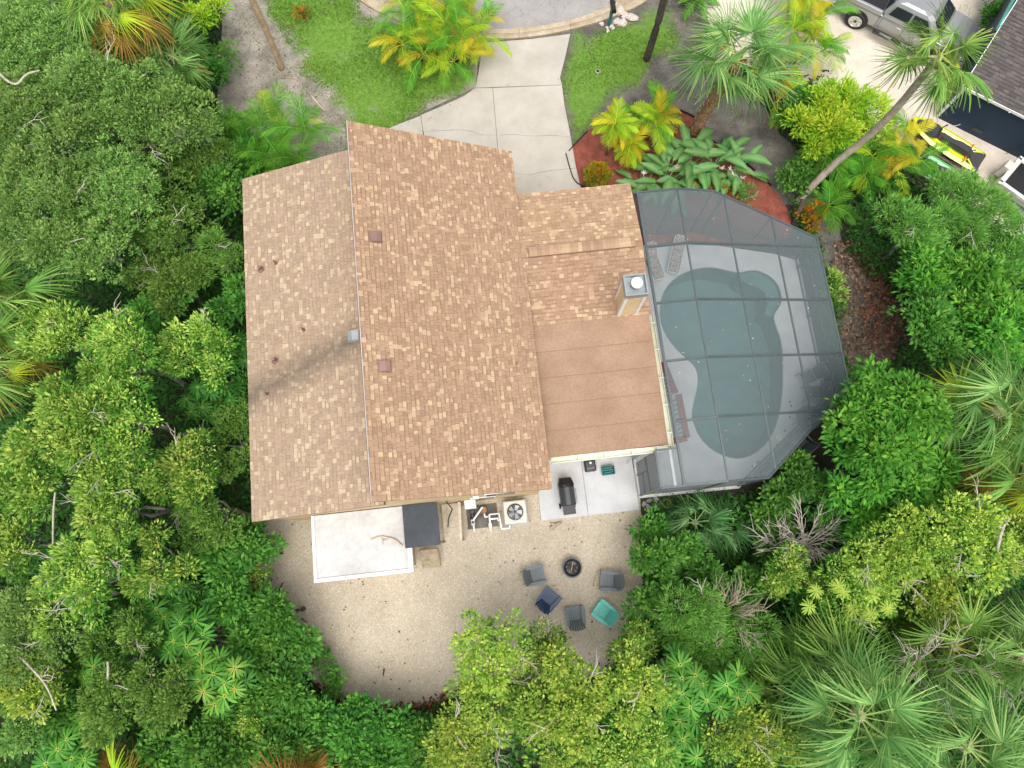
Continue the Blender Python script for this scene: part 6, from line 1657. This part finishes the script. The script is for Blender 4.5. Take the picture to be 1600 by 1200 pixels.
# ---- jet skis on the gravel
def jetski(px, py, nose, tail, hullm, deckm, label):
    a, b = P(*tail, .8), P(*nose, .8); c = P(px, py, .75)
    t = thing('personal_watercraft', label, 'watercraft', (c.x, c.y, .014), heading(a, b), 'watercraft parked beside the navy house')
    xs = [(-1.62, .50, .62, .58), (-1.55, .54, .46, .66), (-.6, .56, .38, .70), (.5, .54, .38, .76), (1.1, .42, .42, .84), (1.5, .22, .52, .90), (1.68, .05, .66, .92)]
    MB().loft([[(x, -w_, zt - .04), (x, -w_ * .75, zb + .05), (x, 0, zb), (x, w_ * .75, zb + .05), (x, w_, zt - .04)] for x, w_, zb, zt in xs]).build('hull', hullm, t)
    MB().loft([[(x, -w_ * .98, zt - .03), (x, -w_ * .72, zt + .04), (x, -w_ * .40, zt - .06), (x, w_ * .40, zt - .06), (x, w_ * .72, zt + .04), (x, w_ * .98, zt - .03)] for x, w_, zb, zt in xs[1:]]).build('deck', deckm, t)
    bevel(MB().box(-1.60, -.44, .64, -1.05, .44, .70).build('rear_platform', M['seat'], t), .03)
    sd_ = MB(); sd_.loft([[(x, -w_, z - .2), (x, -w_ * .7, z), (x, w_ * .7, z), (x, w_, z - .2)] for x, w_, z in ((-1.1, .15, .82), (-.85, .19, .97), (-.45, .19, .98), (-.15, .15, .92), (.3, .15, .95), (.45, .10, .93))]); sd_.build('seat', M['seat'], t)
    hd_ = MB(); hd_.loft([[(x, -w_, z - .16), (x, -w_ * .6, z), (x, w_ * .6, z), (x, w_, z - .16)] for x, w_, z in ((.45, .26, 1.02), (.7, .33, 1.06), (1.1, .28, 1.0), (1.45, .12, .93))]); hd_.build('hood', M['charcoal'], t)
    MB().tube([(.42, -.36, 1.10), (.52, -.12, 1.12), (.52, .12, 1.12), (.42, .36, 1.10)], .02, 7).build('handlebar', M['black'], t)
    for s in (-1, 1):
        MB().tube([(.42, s * .28, 1.105), (.41, s * .37, 1.10)], .03, 7).build('grip', M['lamp_red'] if deckm is M['lime'] else M['black'], t)
        MB().bar((-1.4, s * .42, .69), (-1.05, s * .2, .72), .05, .03).build('trim_stripe', deckm, t)
        MB().bar((-1.3, s * .5, .30), (1.0, s * .35, .34), .10, .08).build('bunk', M['wood'], t)
    MB().bar((-1.8, 0, .22), (2.1, 0, .26), .08, .08).build('trailer_beam', M['ventgrey'], t)
    for s in (-1, 1): xf(MB().lathe([(0, -.06), (.2, -.06), (.22, 0), (.2, .06), (0, .06)], 16), Matrix.Translation((-.5, s * .62, .22)) @ Matrix.Rotation(math.pi / 2, 4, 'X')).build('trailer_wheel', M['tyre'], t)
    MB().bar((-.5, 0, .22), (-.5, .6, .22), .05, .05).build('axle', M['ventgrey'], t)
    MB().bar((-.95, -.5, .76), (-.95, .5, .76), .05, .02).build('strap', M['strap'], t)
jetski(1480, 221, (1424, 190), (1534, 254), M['black'], M['lime'], 'lime yellow and black watercraft beside the navy wall')
jetski(1458, 262, (1410, 232), (1515, 296), M['charcoal'], M['green'], 'green watercraft half hidden by orange palm fronds')

# ---- neighbouring navy house
A = P(1462, 183, 0); B_ = P(1590, 247, 0); hd = heading(A, B_)
t = thing('neighbour_house', 'navy blue sided house with dark grey shingle roof', 'house', A, hd)
MB().box(.06, .06, 0, 9, 7, 2.12).build('wall', M['siding'], t)
for i in range(16): MB().hexa([(.08, .0, i * .133), (9, .0, i * .133), (9, .055, i * .133), (.08, .055, i * .133), (.08, .028, i * .133 + .128), (9, .028, i * .133 + .128), (9, .055, i * .133 + .128), (.08, .055, i * .133 + .128)]).build('siding_board', M['siding'], t)
MB().box(-.02, -.02, 0, .08, .08, 2.14).build('corner_trim', M['white'], t)
MB().box(-.02, .08, 0, .055, 7, 2.12).build('gable_wall', M['siding'], t)
slope('roof', (-.12, -.16, 2.22), (9.2, -.16, 2.22), (9.2, 3.5, 3.5), (-.12, 3.5, 3.5), M['shingle_n'], .14, .10, .26, 9, .0, t, 0, Vector((0, 0, 0)))
slope('roof', (9.2, 7.2, 2.22), (-.12, 7.2, 2.22), (-.12, 3.5, 3.5), (9.2, 3.5, 3.5), M['shingle_n'], .14, .10, .26, 10, .0, t, 0, Vector((0, 0, 0)))
MB().bar((-.12, -.19, 2.16), (9.2, -.19, 2.16), .04, .11).build('eave_trim', M['white'], t)
MB().bar((-.145, -.16, 2.19), (-.145, 3.5, 3.47), .03, .06).build('rake_trim', M['white'], t)
MB().bar((-.17, 2.2, 2.94), (-.17, 7.0, 3.05), .06, .30).build('fascia', M['teal'], t)
for x in (1.45, 4.25): MB().box(x, -.022, .28, x + .42, -.004, .45).build('crawl_vent', M['charcoal'], t)
bevel(MB().box(3.55, -.10, 1.05, 3.78, -.005, 1.28).build('junction_box', M['pvc'], t), .03); MB().box(3.40, -.06, 1.15, 3.48, -.005, 1.33).build('outlet', M['pvc'], t)
MB().tube([(3.64, -.07, 1.05), (3.4, -.08, .6), (3.2, -.12, .05)], .012, 6).build('conduit', M['charcoal'], t)
MB().tube([(3.70, -.07, 1.05), (3.85, -.09, .72), (4.3, -.10, .6), (4.9, -.08, .75), (5.6, -.06, .9)], .014, 6).build('cable', M['pvc'], t)
MB().tube([(.95, -.05, .30), (.85, -.25, .42), (.72, -.28, .30)], .012, 6).build('hose_tap', M['pvc'], t)
MB().bar((1.9, -.22, 2.12), (1.9, -.05, 2.04), .05, .05).build('lamp_bracket', M['pvc'], t)
# small boat at the frame's right edge
ba, bb = P(1572, 268, .6), P(1640, 318, .6)
t = thing('small_boat', 'white boat stern with dark well at the right edge', 'boat', (ba.x, ba.y, .014), heading(ba, bb))
MB().loft([[(x, -w_, .75), (x, -w_ * .8, .3), (x, 0, .2), (x, w_ * .8, .3), (x, w_, .75)] for x, w_ in ((0, .75), (1, .8), (3, .7), (4.2, .2))]).build('hull', M['gutter'], t)
gn = MB()
for s in (-1, 1): gn.bar((0, s * .72, .78), (3, s * .67, .78), .16, .06)
gn.bar((.06, -.72, .78), (.06, .72, .78), .14, .06); gn.build('gunwale', M['white'], t)
MB().box(.2, -.6, .755, 2.8, .6, .77).build('well', M['black'], t)
MB().tube([(.0, -.82, .80), (.2, -.88, .95), (2.4, -.86, .95)], .035, 8).build('grab_rail', M['pvc'], t)
bevel(MB().box(-.28, -.2, .3, .0, .2, 1.0).build('motor_cowl', M['acwhite'], t), .05)
for i in range(5): MB().bar((.3 + i * .35, -.95, .05), (.35 + i * .35, -1.15, .55), .05, .03).build('fender_slat', M['charcoal'], t)
MB().box(.2, -.9, 0, 2.6, .5, .2).build('trailer', M['ventgrey'], t)

# ---- mailbox, rocks
c = P(952, 38, 0); t = thing('mailbox', 'dark green mailbox on a post beside the kerb', 'mailbox', (c.x, c.y, .014), .1)
MB().box(-.06, -.06, 0, .06, .06, 1.05).build('post', M['crate'], t); MB().bar((0, -.28, 1.0), (0, .22, 1.0), .09, .07).build('arm', M['crate'], t); MB().bar((0, -.02, .6), (0, -.24, .98), .05, .05).build('brace', M['crate'], t)
bx_ = MB(); pr = [(-.10, 1.04), (.10, 1.04), (.10, 1.18), (.07, 1.24), (0, 1.27), (-.07, 1.24), (-.10, 1.18)]; bx_.loft([[(x, -.34, z) for x, z in pr], [(x, .24, z) for x, z in pr]]); bx_.build('box', M['black'], t); MB().box(.105, .05, 1.14, .115, .09, 1.34).build('flag', M['lamp_red'], t)
def rock_mesh(seed, mat):
    rng = np.random.default_rng(seed); import bmesh
    bm = bmesh.new(); bmesh.ops.create_icosphere(bm, subdivisions=2, radius=1)
    k1, k2, k3 = rng.uniform(-1, 1, 3), rng.uniform(-1, 1, 3), rng.uniform(-1, 1, 3)
    for v in bm.verts:
        p = np.array(v.co); s = 1 + .22 * math.sin(3 * p @ k1 + 1) + .16 * math.sin(5 * p @ k2) + .08 * math.sin(9 * p @ k3)
        v.co = Vector(p * s * np.array([1, .78, .55]))
    me = bpy.data.meshes.new('rock'); bm.to_mesh(me); bm.free(); me.materials.append(mat); return me
RK = {m_: [rock_mesh(i, M[m_]) for i in range(3)] for m_ in ('rock', 'palerock')}
rng = random.Random(31)
for px, py, s in ((940, 38, .10), (956, 42, .10), (962, 34, .16), (972, 37, .20), (958, 45, .09), (987, 28, .24), (977, 25, .17), (968, 18, .22), (948, 44, .08), (950, 49, .09)):
    c = P(px, py, 0); o = place('rock', rng.choice(RK['palerock']), None, (c.x, c.y, .014 + s * .3), (0, 0, rng.uniform(0, 6)), (s, s, s)); tag(o, ['small pale rock left of the mailbox post', 'pale rock touching the mailbox post', 'medium pale rock right of the mailbox post', 'pale pinkish rock below the largest mailbox rocks', 'small rock below the mailbox post', 'largest pale rock, farthest right of the mailbox', 'pale rock between the two largest mailbox rocks', 'large pale rock nearest the kerb by the mailbox', 'smallest pale rock at the lower left of the mailbox', 'lowest small rock of the mailbox rocks'][[(940, 38), (956, 42), (962, 34), (972, 37), (958, 45), (987, 28), (977, 25), (968, 18), (948, 44), (950, 49)].index((px, py))], 'rock', 'rocks round the mailbox')
for i in range(34):
    px, py = rng.uniform(1302, 1345), rng.uniform(238, 272); c = P(px, py, 0); s = rng.uniform(.10, .19)
    o = place('rock', rng.choice(RK['rock']), None, (c.x, c.y, .02 + s * .4), (0, 0, rng.uniform(0, 6)), (s, s, s)); tag(o, 'grey rock in the pile under the leaning palm trunk', 'rock', 'rock pile under the leaning palm')
for i, (px, py, s) in enumerate(((122, 252, .32), (148, 272, .34), (135, 262, .24))):
    c = P(px, py, 0); o = place('rock', RK['palerock'][i], None, (c.x, c.y, .1), (0, 0, i), (s, s, s)); tag(o, ['upper left pale rock in a gap of the northwest wood', 'lower right pale rock in a gap of the northwest wood', 'smaller pale rock between two in the northwest wood'][i], 'rock', 'pale rocks in the northwest wood')
for i in range(9):
    px, py = rng.uniform(1002, 1034), rng.uniform(780, 792); c = P(px, py, 0); s = rng.uniform(.05, .11)
    o = place('rock', rng.choice(RK['rock']), None, (c.x, c.y, .02 + s * .4), (0, 0, rng.uniform(0, 6)), (s, s, s)); tag(o, 'small grey stone between the patio corner and the cage wall', 'rock', 'stones by the cage\'s south wall')
c = P(1041, 787, .1); t = thing('plant_pot', 'terracotta pot under the cage\'s south wall', 'pot', (c.x, c.y, 0)); MB().lathe([(.10, 0), (.15, .22), (.17, .22), (.17, .27), (.14, .27), (.13, .18), (0, .17)], 16).build('pot', M['terracotta'], t); MB().lathe([(.13, .19), (0, .2)], 12).build('soil', M['soil'], t)
# ---- debris: sticks, driftwood, dry branch on the white roof
def stick(name, label, pts, r, mat, cat='branch', forks=()):
    q = [P(*p) for p in pts]; base = q[0].copy(); base.z = 0 if base.z < 1 else base.z - r
    l = chaikin([p - base for p in q], 1, False); t = thing(name, label, cat, base)
    MB().tube(l, [r * (1 - .5 * i / (len(l) - 1)) for i in range(len(l))], 7).build('stem', M[mat], t, smooth=True)
    for f in forks: MB().tube([P(*p) - base for p in f], [r * .6, r * .3], 6).build('side_twig', M[mat], t, smooth=True)
stick('fallen_stick', 'bent thin stick lying right of the fire pit', [(927, 916, .03), (930, 900, .03), (933, 893, .04), (940, 889, .03)], .018, 'wood')
stick('fallen_stick', 'dark stick on the gravel in the yard\'s southern part', [(600, 1045, .03), (599, 1056, .03)], .035, 'bark_dark')
stick('fallen_stick', 'short dark stick near the yard\'s west bulge', [(471, 966, .03), (480, 973, .03)], .028, 'bark_dark')
stick('fallen_log', 'short dark forked log on the yard\'s northwest gravel', [(440, 866, .05), (439, 855, .07), (441, 843, .06)], .075, 'bark_dark', 'log', [[(439, 852, .08), (447, 850, .05)], [(441, 846, .08), (434, 844, .05)]])
stick('fallen_stick', 'curved dark stick at the yard\'s west edge', [(430, 933, .04), (437, 922, .05), (442, 910, .05)], .035, 'bark_dark')
stick('fallen_log', 'pale split log on the dirt beside the lawn', [(487, 150, .04), (498, 164, .05), (508, 173, .04)], .05, 'palewood', 'log')
stick('fallen_stick', 'short tan stick beside the slim bare trunk', [(445, 120, .03), (460, 123, .03)], .04, 'wood')
stick('dry_branch', 'dry tan branch lying on the low white roof', [(628, 853, 2.24), (617, 843, 2.26), (605, 840, 2.26), (594, 838, 2.25), (580, 843, 2.24)], .045, 'palewood', 'branch', [[(606, 841, 2.27), (597, 846, 2.24)], [(597, 839, 2.26), (598, 851, 2.23)]])
stick('driftwood', 'brown log chunk below the patio edge', [(861, 826, .06), (868, 820, .09), (877, 816, .06)], .09, 'bark_palm', 'log', [[(866, 820, .1), (860, 817, .05)]])
stick('fallen_stick', 'small twig on the gravel left of the chairs', [(778, 908, .03), (784, 914, .03)], .02, 'wood')
c = P(934, 112, 0); t = thing('drain_cap', 'small round drain cap in the east lawn', 'drain', (c.x, c.y, .014)); MB().lathe([(.12, 0), (.12, .02), (.07, .03), (.07, .01), (0, .01)], 16).build('ring', M['rock'], t); MB().lathe([(.065, .012), (0, .014)], 12).build('hole', M['black'], t)
c = P(1194, 762, .3); t = thing('plastic_tag', 'small white card stake south of the cage', 'sign', (c.x, c.y, 0), .6); MB().plate([(-.09, -.07, .34), (.09, -.07, .34), (.09, .07, .40), (-.09, .07, .40)], .01).build('card', M['white'], t); MB().bar((0, 0, 0), (0, 0, .36), .02, .02, (1, 0, 0)).build('stake', M['wood'], t)
